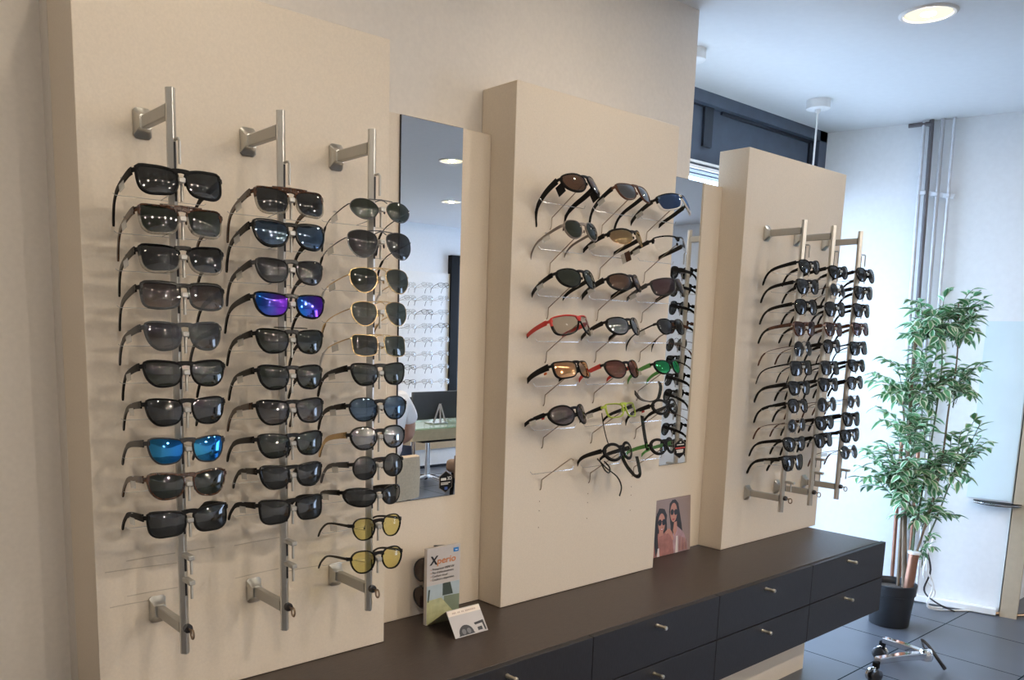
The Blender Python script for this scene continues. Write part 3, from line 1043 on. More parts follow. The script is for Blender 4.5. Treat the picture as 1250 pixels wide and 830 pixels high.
# ------------------------------------------------------------------ wire pegs with sport glasses
PX = [1.338, 1.543, 1.747]
PZ = [1.028 + ZO - .1183 * i for i in range(7)]
WHC = ['nearest the tall mirror', 'in the middle column', 'nearest the narrow mirror']
pegs = {
 (0, 0): (G(shape='wrap', w=.056, h=.048, frame='matte', rim=.005, thick=.018, kw=5, lens='brown', b=.014), 'black mountain sunglasses with side shields and brown lenses'),
 (0, 1): (G(shape='wayf', w=.055, h=.044, frame='brown', rim=.004, kw=3, lens='silver', temple='matte', b=.016), 'brown sunglasses with silvery lenses'),
 (0, 2): (G(shape='shield', w=.066, h=.046, frame='black', low='wframe', rim=.004, kw=6, lens='blue', temple='black', b=.006), 'white and black sport visor with blue lens'),
 (1, 0): (G(shape='panto', w=.052, h=.044, frame='beige', rim=.003, kw=2.5, lens='green', thick=.008), 'beige-grey round sunglasses with green lenses'),
 (1, 1): (G(shape='wrap', w=.060, h=.040, frame='black', rim=.005, rimtop=.007, half=True, kw=6, lens='gold', temple='matte', b=.012), 'black half-rim sport sunglasses with gold lenses and hanging tag'),
 (1, 2): (G(shape='shield', w=.066, h=.042, frame='black', half=True, rim=.004, kw=6, lens='clear', temple='black', tip='red', b=.006), 'clear sport visor with red temple tips'),
 (2, 0): (G(shape='wrap', w=.058, h=.046, frame='black', rim=.004, kw=4.5, lens='green', b=.014), 'black wrap sunglasses with green lenses'),
 (2, 1): (G(shape='wrap', w=.058, h=.042, frame='black', rim=.0055, thick=.017, kw=5.5, lens='brown', b=.013), 'black wrap sunglasses with brown lenses'),
 (2, 2): (G(shape='shield', w=.066, h=.046, frame='dgrey', rim=.0035, kw=6, lens='mauve', b=.006), 'dark grey sport visor with rosy grey lens'),
 (3, 0): (G(shape='shield', w=.066, h=.046, frame='red', low='black', rim=.0045, kw=6, lens='photo', temple='red', tip='black', b=.006), 'red sport visor with pale lens'),
 (3, 1): (G(shape='wrap', w=.056, h=.044, frame='black', rim=.005, kw=5, lens='silver', b=.014, paper=True), 'black wrap sunglasses with silver lenses and paper tag'),
 (3, 2): (G(shape='panto', w=.050, h=.043, frame='black', rim=.0028, kw=2.5, lens='grey', thick=.005, b=.018), 'thin black round sunglasses'),
 (4, 0): (G(shape='rect', w=.058, h=.040, frame='matte', rim=.0045, kw=5, lens='orange', thick=.018, b=.013), 'matt black sunglasses with orange mirror lenses'),
 (4, 1): (G(shape='wrap', w=.058, h=.046, frame='black', rim=.004, kw=4, lens='mix', temple='red', b=.014), 'black-fronted sunglasses with bright red temples'),
 (4, 2): (G(shape='wrap', w=.046, h=.036, frame='matte', rim=.0045, kw=4.5, lens='greenm', temple='green', b=.014), "small green-temple sunglasses with green mirror lenses and strap"),
 (5, 0): (G(shape='oval', w=.060, h=.046, frame='matte', rim=.005, kw=6, lens='mauve', thick=.013, b=.014, paper=True), 'dark red-brown sport sunglasses with white label on temple'),
 (5, 1): (G(shape='rect', w=.050, h=.036, frame='lime', rim=.0035, kw=4, lens='clear', temple='matte', thick=.012, b=.015), 'lime green sport spectacles with clear lenses'),
 (5, 2): (G(shape='oval', w=.045, h=.033, frame='matte', rim=.0085, kw=4, lens='clear', temple='black', thick=.014, b=.014), 'black sport spectacles with clear lenses'),
 (6, 1): (G(shape='oval', w=.048, h=.036, frame='matte', rim=.0095, kw=4, lens='clear', thick=.014, b=.014), 'black clear-lens sport goggles with dangling cords'),
 (6, 2): (G(shape='oval', w=.044, h=.034, frame='matte', temple='green', rim=.009, kw=4, lens='clear', thick=.013, b=.013), 'black and green clear-lens sport goggles with strap'),
}
for r in range(7):
    for c in range(3):
        x, z = PX[c], PZ[r]
        empty = (r, c) == (6, 0)
        t = thing('wire_peg', ('empty ' if empty else '') + 'bronze wire peg %s, %s row of pegs' % (WHC[c], ORD[r]), 'wire peg', (x, -D2, z), group='wire pegs on the sport panel')
        bm = B()
        tube(bm, bez([(0, .004, .0), (0, -.002, .001), (0, -.005, .010), (0, -.006, .028), (0, -.012, .034), (0, -.06, .068), (0, -.10, .096), (0, -.112, .103), (0, -.118, .101)], 4), .0015, 6)
        if empty:
            ball(bm, (0, -.119, .101), .0026, sub=1)
        link('hook', bm, M['wire'], t)
        bm = B()
        tube(bm, [(-.086, -.044, .066), (-.080, -.046, .058), (.080, -.046, .058), (.086, -.044, .066)], .0009, 6)
        link('crossbar', bm, M['silver'], t)
        if empty:
            continue
        kw_, desc = pegs[(r, c)]
        loc = (x, -D2 - .116, z + .121)
        gl = glasses('sport_glasses', '%s, %s, %s row' % (desc, WHC[c], ORD[r]), 'glasses', loc, 'sport glasses on the wire pegs', pitch=(30, 20, 24, 22, 22, 20, 18)[r] + random.uniform(-1, 1), yaw=random.uniform(-2, 2),
                     tagged=(r, c) not in ((0, 0), (3, 0), (4, 0), (6, 1), (6, 2)), drop=.030, **kw_)
        if (r, c) == (0, 0):
            for sgn in (1, -1):
                bm = B()
                box(bm, sgn * .066 - .001, sgn * .066 + .001, .024, .050, -.034, -.006, .0008, 1)
                link('side_shield', bm, M['matte'], gl)
        if (r, c) == (1, 1):
            bm = B()
            box(bm, .050, .0508, .060, .092, -.050, -.022)
            box(bm, .0495, .0507, .060, .078, -.050, -.022, mi=1)
            link('hang_tag', bm, [M['paper'], M['brown']], gl, smooth=False)
        if (r, c) in ((4, 0), (5, 0), (5, 2)):
            bm = B()
            xq = {(4, 0): 0, (5, 0): -.002, (5, 2): .0145}[(r, c)]
            box(bm, -.0735 + xq, -.0718 + xq, .045, .056, -.014, -.008, .0008, 1)
            link('logo_plate', bm, M['orange' if r == 4 else 'red'], gl)
        cords = {
            (4, 2): [([(-.054, .11, -.055), (-.03, .112, -.075), (.01, .11, -.085), (.035, .10, -.080), (.048, .09, -.05), (.05, .09, -.03)], .011)],
            (5, 2): [([(-.055, .06, -.022), (-.058, .062, -.05), (-.058, .066, -.09), (-.054, .07, -.125)], .011)],
            (6, 1): [([(-.055, .05, -.02), (-.03, .045, -.05), (-.01, .03, -.08), (.0, .03, -.11), (-.012, .034, -.135)], .0032), ([(-.05, .045, -.03), (-.045, .04, -.055), (-.035, .035, -.065), (-.03, .034, -.05), (-.04, .04, -.03)], .0022),
                     ([(.03, .03, -.02), (.045, .03, -.055), (.075, .03, -.085), (.098, .03, -.08), (.10, .03, -.03)], .011)],
        }.get((r, c), [])
        for pts, rad in cords:
            bm = B()
            sweep(bm, bez(pts, 6), lambda i, q, rad=rad: rrect(rad, .0012 if rad > .003 else rad * .8, .5), side=(1, .3, 0))
            link('strap', bm, M['black'], gl)
        if (r, c) == (5, 1):
            bm = B()
            tube(bm, bez([(-.064, .03, -.012), (-.056, .04, -.04), (-.045, .05, -.075), (-.035, .055, -.105)], 5), .0016, 6)
            link('cord', bm, M['black'], gl)

# ------------------------------------------------------------------ standing card with its two sunglasses
BLc = at(521, 764, 2, ZO)
FLc = at(557, 780, 2, ZO)
FRc = at(595, 769, 2, ZO)
cw = .108
st = thing('counter_card', 'folded advertising card with black and orange lettering standing on the worktop below the tall mirror', 'card stand', (BLc.x, BLc.y, ZO))
y_r, y_f, hr, hu = -.078, -.117, .060, .203
bm = B()
box(bm, -.003, cw, .0, .012, .0006, hu, .0008, 1)
st_up = link('upright', bm, mat('card_grey', (.56, .52, .50), .45, var=.02), st, smooth=False)
bm = B()
# picture on the lower half: road, grass and sky seen through a windscreen
def patch(bm, pts, y, mi):
    f = bm.faces.new([bm.verts.new((a, y, b)) for a, b in pts])
    f.material_index = mi
    r = bmesh.ops.extrude_face_region(bm, geom=[f])
    for v in r['geom']:
        if isinstance(v, bmesh.types.BMVert):
            v.co.y += .0003
            for ff in v.link_faces:
                ff.material_index = mi
cols = [mat('print_sky', (.42, .50, .55), .4), mat('print_dark', (.05, .07, .06), .4), mat('print_grass', (.20, .24, .17), .4), mat('print_road', (.46, .46, .27), .4, var=.15, scale=50)]
patch(bm, [(-.002, .055), (.107, .055), (.107, .105), (-.002, .105)], -.0004, 0)
patch(bm, [(.05, .072), (.085, .072), (.075, .105), (.05, .105)], -.0007, 1)
patch(bm, [(.055, .02), (.107, .02), (.107, .068), (.055, .07)], -.0008, 2)
patch(bm, [(-.002, .004), (.09, .004), (.09, .02), (.045, .068), (-.002, .066)], -.0010, 3)
patch(bm, [(.0, .062), (.004, .062), (.008, .095), (.003, .095)], -.0011, 1)
link('picture', bm, cols, st_up, smooth=False)
rx = (math.pi / 2, 0, 0)
dk = mat('print_black', (.015, .015, .02), .4)
og = mat('print_orange', (.62, .22, .08), .4)
text('X', .031, dk, st_up, (.007, -.0008, .160), rx, xs=1.0, shear=.12, bold=.0011)
text('perio', .024, og, st_up, (.029, -.0008, .160), rx, xs=1.22, shear=.1, bold=.0004)
for k, s in enumerate(('Protection 100% UV', 'Pas d\'\u00e9blouissement', 'Confort visuel', 'Couleurs respect\u00e9es')):
    text('\u2022', .010, og, st_up, (.008, -.0008, .143 - .0092 * k), rx)
    text(s, .0088, dk, st_up, (.014, -.0008, .144 - .0092 * k), rx)
bm = B()
box(bm, .084, .101, -.0010, -.0002, .184, .195)
bd = link('badge', bm, mat('badge_blue', (.02, .20, .55), .35), st_up, smooth=False)
bm = B()
box(bm, .089, .097, -.0014, -.001, .188, .190)
link('badge_mark', bm, M['white'], bd, smooth=False)
bm = B()
sweep(bm, [(cw / 2 - .0015, -.001, .0012), (cw / 2 - .0015, y_r, hr)], lambda i, q: [(cw / 2, .0006), (-cw / 2, .0006), (-cw / 2, -.0006), (cw / 2, -.0006)], side=(1, 0, 0))
link('rising_flap', bm, cols[3], st, smooth=False)
bm = B()
sweep(bm, [(cw / 2 - .0015, y_r, hr), (cw / 2 - .0015, y_f, .001)], lambda i, q: [(cw / 2, .0006), (-cw / 2, .0006), (-cw / 2, -.0006), (cw / 2, -.0006)], side=(1, 0, 0))
ff = link('front_flap', bm, mat('card_front', (.52, .49, .48), .4, var=.02), st, smooth=False)
ang = math.atan2(hr, -(y_f - y_r))


def fl(s, a):                  # point on the front flap: s along width, a down from ridge (0..1)
    P = Vector((s * cw - .0015, y_r + (y_f - y_r) * a, hr + (.001 - hr) * a))
    nrm = Vector((0, -math.sin(ang), math.cos(ang)))
    return P + nrm * .0010
def fpatch(bm, pts, mi=0, lift=0.):
    nrm = Vector((0, -math.sin(ang), math.cos(ang)))
    f = bm.faces.new([bm.verts.new(fl(*p) + nrm * lift) for p in pts])
    r = bmesh.ops.extrude_face_region(bm, geom=[f])
    for v in r['geom']:
        if isinstance(v, bmesh.types.BMVert):
            v.co += nrm * .0003
bm = B()
fpatch(bm, [(.01, .02), (.99, .02), (.99, .22), (.01, .22)])
link('pale_band', bm, mat('card_band', (.80, .70, .60), .4), ff, smooth=False)
bm = B()
fpatch(bm, [(.12, .97)] + [(.37 - .22 * math.cos(a), .93 - .32 * math.sin(a)) for a in [i * math.pi / 12 for i in range(13)]] + [(.62, .97)])
fpatch(bm, [(.66, .62), (.95, .58), (.97, .95), (.92, .95), (.90, .68), (.68, .70)])
fpatch(bm, [(.72, .80), (.86, .79), (.86, .92), (.72, .92)])
dsh = link('dashboard_print', bm, dk, ff, smooth=False)
bm = B()
for cxx in (.30, .45):
    fpatch(bm, [(cxx + .06 * math.cos(a), .84 + .10 * math.sin(a)) for a in [i * math.pi / 6 for i in range(12)]], lift=.0004)
link('dial_print', bm, mat('print_dial', (.14, .14, .15), .4), dsh, smooth=False)
bm = B()
for k in range(18):
    a = .14 + k * .04
    if k in (3, 6, 9):
        continue
    fpatch(bm, [(a, .10), (a + .025, .10), (a + .025, .15), (a, .15)], lift=.0004)
link('fine_print', bm, mat('print_fine', (.5, .38, .30), .5), ff, smooth=False)
# two sunglasses clipped upright behind the card, lens edge out
rm = (Matrix.Rotation(math.radians(-4), 4, 'Y') @ Matrix.Rotation(math.radians(62), 4, 'Z') @ Matrix.Rotation(math.radians(90), 4, 'Y'))
glasses('sunglasses', 'dark sunglasses held upright behind the card, on the side towards the large panel', 'sunglasses', (BLc.x + .016, BLc.y + .036, ZO + .098), 'sunglasses behind the counter card',
        shape='oval', w=.054, h=.038, frame='dgrey', rim=.004, lens='mauve', rotm=Matrix.Rotation(math.radians(-74), 4, 'Z') @ Matrix.Rotation(math.radians(90), 4, 'Y'), tagged=False, tlen=.05, drop=.004)
glasses('sunglasses', 'dark sunglasses peeping out behind the card, on the side towards the peg panel', 'sunglasses', (BLc.x + .106, BLc.y + .036, ZO + .118), 'sunglasses behind the counter card',
        shape='oval', w=.050, h=.036, frame='dgrey', rim=.004, lens='mauve', rotm=Matrix.Rotation(math.radians(35), 4, 'Z') @ Matrix.Rotation(math.radians(-90), 4, 'Y'), tagged=False, tlen=.05, drop=.004)

# ------------------------------------------------------------------ photo card of two women
pb = at(840.3, 670, 2, ZO)
pw, ph = .215, .196
ta = math.atan2(.012, ph)
pt = thing('photo_card', 'unframed photo card of two women in sunglasses leaning below the narrow mirror', 'photo card', (pb.x - pw, -.019, ZO + .001), (-ta, 0, 0))
bm = B()
box(bm, 0, pw, 0, .0035, 0, ph)
sheet = link('sheet', bm, mat('photo_ground', (.30, .22, .20), .35, var=.06, scale=8), pt, smooth=False)
bm = B()
pm = [mat('photo_hair', (.018, .012, .011), .4, var=.3, scale=60, stretch=(3, 1, .6)), mat('photo_skin', (.50, .235, .17), .4, var=.08), mat('photo_glasses', (.008, .008, .01), .3),
      mat('photo_pink_knit', (.36, .15, .12), .45, var=.22, scale=40), mat('photo_mauve_satin', (.40, .25, .26), .35, var=.28, scale=26), mat('photo_lips', (.40, .07, .07), .4), mat('photo_white', (.72, .66, .62), .4)]
lay = [0.]


def el(cx, cz, a, b, mi, rot=0, n=20):
    lay[0] += .00006
    pts = []
    for i in range(n):
        q = 2 * math.pi * i / n
        x, z = a * math.cos(q), b * math.sin(q)
        pts.append((cx + x * math.cos(rot) - z * math.sin(rot), cz + x * math.sin(rot) + z * math.cos(rot)))
    pg(pts, mi, False)


def pg(pts, mi, up=True):
    if up:
        lay[0] += .00006
    vs = [bm.verts.new((min(max(a, .0005), pw - .0005) , -.0002 - lay[0], min(max(b, .0005), ph - .0005))) for a, b in pts]
    f = bm.faces.new(vs)
    f.material_index = mi


# the woman behind (towards the window)
pg([(.098, .10), (.088, .15), (.092, .178), (.108, .190), (.126, .189), (.142, .175), (.150, .145), (.162, .10), (.172, .05), (.165, .02), (.10, .02)], 0)
pg([(.108, .0), (.112, .07), (.130, .098), (.150, .085), (.176, .066), (.196, .03), (.200, .0)], 4)
pg([(.112, .08), (.118, .11), (.134, .112), (.136, .082), (.122, .06)], 1)
el(.115, .145, .020, .034, 1)
pg([(.098, .165), (.108, .184), (.122, .185), (.134, .17), (.136, .13), (.142, .15), (.138, .178), (.12, .191), (.10, .184)], 0)
el(.106, .147, .0095, .0105, 2)
el(.127, .145, .0095, .0105, 2)
pg([(.104, .151), (.130, .150), (.130, .1475), (.104, .1485)], 2)
el(.114, .121, .007, .003, 5)
# the woman in front
pg([(.012, .0), (.006, .09), (.014, .14), (.032, .168), (.052, .166), (.068, .148), (.076, .11), (.078, .06), (.07, .0)], 0)
pg([(.0, .0), (.004, .062), (.026, .082), (.05, .074), (.075, .088), (.098, .078), (.110, .05), (.116, .0)], 3)
pg([(.030, .07), (.034, .10), (.054, .10), (.056, .072)], 1)
el(.046, .116, .0195, .034, 1)
pg([(.022, .13), (.032, .158), (.050, .160), (.066, .145), (.072, .11), (.076, .14), (.062, .163), (.036, .168), (.018, .15)], 0)
pg([(.012, .0), (.004, .06), (.012, .11), (.026, .12), (.024, .07), (.028, .03)], 0)
el(.036, .119, .0098, .0112, 2)
el(.058, .118, .0098, .0112, 2)
pg([(.034, .124), (.060, .123), (.060, .1205), (.034, .1215)], 2)
el(.047, .094, .008, .0042, 5)
el(.047, .0945, .0065, .0018, 6)
# a hand on the shoulder, sleeves
pg([(.066, .082), (.080, .092), (.094, .090), (.106, .076), (.116, .05), (.108, .048), (.096, .066), (.082, .076), (.07, .074)], 1)
pg([(.124, .0), (.130, .06), (.138, .06), (.140, .0)], 6)
pg([(.020, .0), (.024, .03), (.032, .03), (.034, .0)], 6)
for k in range(5):
    lay[0] += .00002
    pg([(.146 + k * .010, .005), (.150 + k * .009, .060 - k * .004), (.153 + k * .009, .058 - k * .004), (.151 + k * .010, .005)], 1 if k % 2 else 3)
link('print', bm, pm, sheet, smooth=False)

# ------------------------------------------------------------------ ceiling
def downlight(x, y, label, near=False):
    t = thing('downlight', label, 'ceiling light', (x, y, ZC), group='round recessed ceiling lights')
    bm = B()
    lathe(bm, [(.070, -.001), (.072, -.006), (.080, -.007), (.086, -.003), (.087, -.0002)], 40, cap=False)
    lathe(bm, [(.070, -.001), (.070, -.0003), (.087, -.0002)], 40, cap=False)
    link('trim_ring', bm, M['white'], t)
    bm = B()
    lathe(bm, [(.0005, -.0022), (.068, -.0018), (.068, -.0004), (.0005, -.0004)], 40)
    df_ = link('diffuser', bm, MATS['lamp_diffuser'], t)
    bm = B()
    lathe(bm, [(.0005, -.0066), (.016, -.0060), (.0215, -.0040), (.022, -.0024), (.0005, -.0024)], 24)
    link('bulb', bm, MATS['lamp_bulb_near' if near else 'lamp_bulb'], df_)


def lamp_material(name, strength, col):
    m, tt, o = nt(name)
    e = N(tt, 'ShaderNodeEmission')
    e.inputs[0].default_value = c4(col)
    e.inputs[1].default_value = strength
    tt.links.new(e.outputs[0], o.inputs[0])


lamp_material('lamp_diffuser', 1.6, (1., .88, .55))
lamp_material('lamp_bulb_track', 300., (1., .86, .68))
lamp_material('lamp_bulb', 3500., (1., .86, .70))
lamp_material('lamp_bulb_near', 300., (1., .85, .66))
vis = (at(1100, 16, 2, ZC) + at(1167, 16, 2, ZC)) / 2
lamps = [(vis.x, vis.y, 'round warm ceiling light above the far panel'), (vis.x - 1.2, vis.y, 'round ceiling light above the peg panel'), (vis.x - 2.4, vis.y, 'round ceiling light above the large panel'), (vis.x - 3.6, vis.y, 'round ceiling light beyond the large panel')]


def mirpt(u, v):
    q = at(u, v, 2, ZC)
    return q.x, -.012 - q.y


ma = mirpt(552, 196)
mb = mirpt(551, 246)
for k in range(4):
    lamps.append((ma[0] - 1.2 * k, ma[1], 'round ceiling light of the middle row, ' + ['upper one seen in the tall mirror', 'second from the window', 'third from the window', 'farthest from the window'][k]))
for k in range(4):
    lamps.append((mb[0] - 1.2 * k, mb[1], 'round ceiling light of the back row, ' + ['lower one seen in the tall mirror', 'second from the window', 'third from the window', 'farthest from the window'][k]))
for k, (x, y, lb) in enumerate(lamps):
    downlight(x, y, lb, k < 4)


def track(x0, x1, y, n):
    t = thing('track_light', 'ceiling track with a row of small warm spotlights above the camera side of the panels', 'track light', ((x0 + x1) / 2, y, ZC))
    hw = (x1 - x0) / 2
    bm = B()
    box(bm, -hw, hw, -.018, .018, -.028, -.0005, .002, 1)
    link('rail', bm, M['white'], t, smooth=False)
    for k in range(n):
        x = -hw + .08 + (2 * hw - .16) * k / (n - 1)
        bm = B()
        tube(bm, [(x, 0, -.028), (x, 0, -.052)], .006, 8)
        d = Vector((0, .50, -.86)).normalized()
        c = Vector((x, 0, -.062))
        rings = []
        for q, r in ((-.03, .012), (-.026, .022), (.04, .026), (.041, .024), (.02, .021)):
            o_ = c + d * q
            s_ = Vector((1, 0, 0))
            u_ = s_.cross(d)
            rings.append([bm.verts.new(o_ + s_ * (r * math.cos(a)) + u_ * (r * math.sin(a))) for a in [i * math.pi / 10 for i in range(20)]])
        for A, C_ in zip(rings, rings[1:]):
            for j in range(20):
                bm.faces.new((A[j], A[(j + 1) % 20], C_[(j + 1) % 20], C_[j]))
        bm.faces.new(rings[0])
        bm.faces.new(rings[-1])
        sp_ = link('spotlight', bm, M['white'], t)
        bm = B()
        ball(bm, c + d * .030, .014, sub=2)
        link('bulb', bm, MATS['lamp_bulb_track'], sp_)


track(-1.7, 1.9, -1.55, 12)


def pendant(x, y, label):
    t = thing('pendant_lamp', label, 'pendant lamp', (x, y, ZC), group='white pendant lamps along the shop window')
    bm = B()
    lathe(bm, [(.0005, -.040), (.046, -.040), (.050, -.037), (.050, -.0005), (.0005, -.0005)], 32)
    link('ceiling_rose', bm, M['white'], t)
    bm = B()
    tube(bm, [(0, 0, -.040), (-.002, 0, -.3), (.0, 0, -.52), (0, 0, -.70)], .0042, 8)
    lathe(bm, [(.010, -.055), (.012, -.040)], 12, cap=False)
    link('cord', bm, M['white'], t)
    bm = B()
    lathe(bm, [(.012, -.69), (.03, -.70), (.07, -.76), (.085, -.83), (.083, -.83), (.068, -.762), (.028, -.704), (.010, -.694)], 32, cap=False)
    link('lamp_shade', bm, M['white'], t)


q = at(999, 128, 2, ZC - .02)
pendant(q.x, q.y, 'white pendant lamp hanging in front of the window behind the far panel')
q2 = at(845, 68, 2, ZC - .02)
pendant(q2.x, q2.y, 'white pendant lamp mostly hidden by the end of the wall')

# ------------------------------------------------------------------ far wall things: pipes, conduit, shelf, upright
def fw_pt(u, v, off=0.):
    return on(u, v, CN + FN * off, FN)


pipes = [((1128, 150), (1088, 715), .009, 'pipe_a', .55), ((1138, 150), (1096, 718), .010, 'b', .5), ((1151, 150), (1108, 720), .009, 'c', .5), ((1165, 150), (1119, 722), .007, 'd', .4)]
cop = mat('copper_pipe', (.42, .22, .15), .35, .8, var=.2, scale=12)
gp = mat('grey_painted_pipe', (.45, .45, .47), .5, .2, var=.2, scale=9, stretch=(1, 1, .3))
gpd = mat('dark_grey_pipe', (.13, .12, .13), .5, .2, var=.2, scale=9)
wp = mat('white_painted_pipe', (.62, .64, .68), .5, var=.1)
pls = ['pale painted heating pipe closest to the shop window', 'dark grey heating pipe bent at the ceiling, copper below', 'grey heating pipe with copper foot, third from the shop window', 'thin pale heating pipe farthest from the shop window']
for k, (a, b_, r, nm, off) in enumerate(pipes):
    ptop = fw_pt(*a, .035)
    pbot = fw_pt(*b_, .035)
    pbot.z = max(pbot.z, .001)
    t = thing('heating_pipe', pls[k], 'pipe', (0, 0, 0), group='heating pipes on the far wall')
    ptop = Vector((ptop.x, ptop.y, ZC - .002))
    mid = ptop.lerp(pbot, .66)
    pm1 = ptop.lerp(pbot, .33) + FD * (-.004)
    bm = B()
    if k == 1:
        tube(bm, bez([ptop - FD * .10 + Vector((0, 0, -.016)), ptop - FD * .03 + Vector((0, 0, -.016)), ptop - FD * .006 + Vector((0, 0, -.024)), ptop + Vector((0, 0, -.05)), pm1, mid], 5), r, 12)
    else:
        tube(bm, [ptop, pm1, mid], r, 12)
    link('upper_pipe', bm, [wp, gpd, gp, wp][k], t)
    bm = B()
    tube(bm, [mid, mid.lerp(pbot, .5), pbot], r * 1.02, 12)
    link('lower_pipe', bm, cop if k in (0, 1, 2) else wp, t)
bm = B()
pa, pb_ = fw_pt(1123, 235, .03), fw_pt(1165, 240, .03)
sweep(bm, [pa, pb_], lambda i, q: rrect(.006, .012, .3), side=FN)
for s in (.1, .45, .8):
    c_ = pa.lerp(pb_, s)
    box(bm, c_.x - .014, c_.x + .014, c_.y - .014, c_.y + .014, c_.z - .010, c_.z + .010, .003, 1)
tag(link('pipe_clamp', bm, wp), 'small pipe clamp bar across the heating pipes', 'pipe clamp')

# white conduit along the foot of the far wall
bm = B()
c0, c1 = CN + FD * .06, CN + FD * .99
c0, c1 = c0 + FN * .02, c1 + FN * .02
sweep(bm, [Vector((c0.x, c0.y, .02)), Vector((c1.x, c1.y, .02))], lambda i, q: rrect(.016, .018, .3), side=FN)
struct(link('baseboard_far', bm, M['white']))

# beige upright ending the far wall
ue = fe + FD * .005
bm = quad_prism([ue + FN * .02, ue + FD * .07 + FN * .02, ue + FD * .07 - FN * .16, ue - FN * .16], 0, ZC - .001)
struct(link('pillar_far', bm, mat('beige_door_frame', (.50, .42, .31), .5, var=.05), smooth=False))

# pale glazed panel and small shelf on the far wall
g0 = fw_pt(1205, 392)
g1 = fw_pt(1210, 612)
s0 = (g0 - CN).dot(FD)
bm = quad_prism([CN + FD * s0 + FN * .001, CN + FD * .995 + FN * .001, CN + FD * .995 + FN * .008, CN + FD * s0 + FN * .008], g1.z + .01, g0.z)
tag(link('glazed_panel', bm, mat('pale_blue_glass', (.70, .82, .87), .15, var=.05, scale=4), smooth=False), 'pale blue glass panel on the far wall behind the plant', 'glass panel')
t = thing('wall_shelf', 'small dark half-round wall shelf under the pale glass panel', 'shelf', CN + FD * (s0 + .13) + FN * .010 + Vector((0, 0, g1.z)))
bm = B()
pts = [(FD * (.10 * math.cos(a)) + FN * (.07 * math.sin(a))) for a in [i * math.pi / 16 for i in range(17)]]
lo = [bm.verts.new(p_ + Vector((0, 0, -.009))) for p_ in pts]
hi = [bm.verts.new(p_ + Vector((0, 0, .003))) for p_ in pts]
bm.faces.new(lo)
bm.faces.new(hi)
for i in range(len(pts)):
    j = (i + 1) % len(pts)
    bm.faces.new((lo[i], lo[j], hi[j], hi[i]))
link('board', bm, M['matte'], t, smooth=False)
bm = B()
tube(bm, [p_ * 1.02 + Vector((0, 0, -.003)) for p_ in pts], .004, 6)
link('edge_strip', bm, M['steel'], t)

# ------------------------------------------------------------------ potted tree
pc = at(1094, 768, 2, 0.)
pc = Vector((pc.x + .055, pc.y + .058, 0))
PR = .083
tree = thing('potted_ficus', 'tall variegated ficus in a black pot beside the counter end', 'potted plant', pc)
bm = B()
lathe(bm, [(.001, .001), (.082, .001), (.084, .004), (.096, .150), (.101, .152), (.104, .200), (.099, .203), (.096, .200), (.092, .170), (.001, .170)], 40)
link('pot', bm, mat('black_plastic_pot', (.016, .018, .022), .42, var=.1), tree)
bm = B()
lathe(bm, [(.001, .178), (.05, .176), (.086, .172), (.086, .168), (.001, .168)], 24)
link('soil', bm, mat('potting_soil', (.06, .045, .035), .9, var=.4, scale=90, bump=.5), tree)
bark = mat('grey_brown_bark', (.22, .16, .11), .8, var=.35, scale=40, stretch=(1, 1, .2))
twig = mat('green_twig', (.10, .14, .08), .7, var=.2)
rnd = random.Random(11)
RH = Vector((RT.x, RT.y, 0)).normalized()     # across the view, used only to spread stems over the width
FH = Vector((FW.x, FW.y, 0)).normalized()


def tp(u, v, dd=0.):                          # point in the vertical plane through the pot, from a place in the photograph
    return on(u, v, pc + FH * dd, FH) - pc


trunks = [([tp(1104, 716), tp(1104, 640, .02), tp(1108, 560), tp(1112, 480), tp(1118, 400)], .011), ([tp(1096, 716, .03), tp(1100, 640, .03), tp(1106, 560, .05), tp(1100, 470, .03)], .0065),
          ([tp(1122, 712), tp(1136, 620, -.02), tp(1150, 560, -.02), tp(1158, 500), tp(1168, 440), tp(1170, 370)], .005), ([tp(1116, 714, .02), tp(1124, 610), tp(1140, 520), tp(1150, 440), tp(1145, 380)], .0045),
          ([tp(1112, 712, -.03), tp(1116, 640, -.04), tp(1096, 580, -.05), tp(1082, 540, -.05)], .0045), ([tp(1118, 710, .03), tp(1140, 640, .04), tp(1160, 590, .04), tp(1180, 560, .03)], .004)]
for pts, r in trunks:
    pts = [Vector((0, 0, 0)) + q for q in pts]
    pts[0].z = .172
    d0 = Vector((pts[0].x, pts[0].y, 0))
    if d0.length > .06:
        d0 = d0.normalized() * .06
    pts[0] = Vector((d0.x, d0.y, .172))
    bm = B()
    tube(bm, bez(pts, 6), lambda t_, r=r: r * (1.15 - .6 * t_), 8)
    link('stem', bm, bark if r > .0045 else twig, tree)
# sawn support stake with white top
bm = B()
s_lo, s_hi = tp(1108, 722, -.05), tp(1116, 676, -.05)
s_lo.z = .172
tube(bm, [s_lo, s_hi], .021, 16, mi=0)
tube(bm, [s_hi, s_hi + (s_hi - s_lo).normalized() * .010], .027, 18, mi=1)
link('stake', bm, [cop, M['white']], tree)
leafg = [mat('leaf_green', (.10, .30, .135), .4, var=.3, scale=14), mat('leaf_edge', (.66, .76, .60), .45, var=.1), mat('leaf_mid', (.15, .38, .18), .4, var=.25, scale=12)]


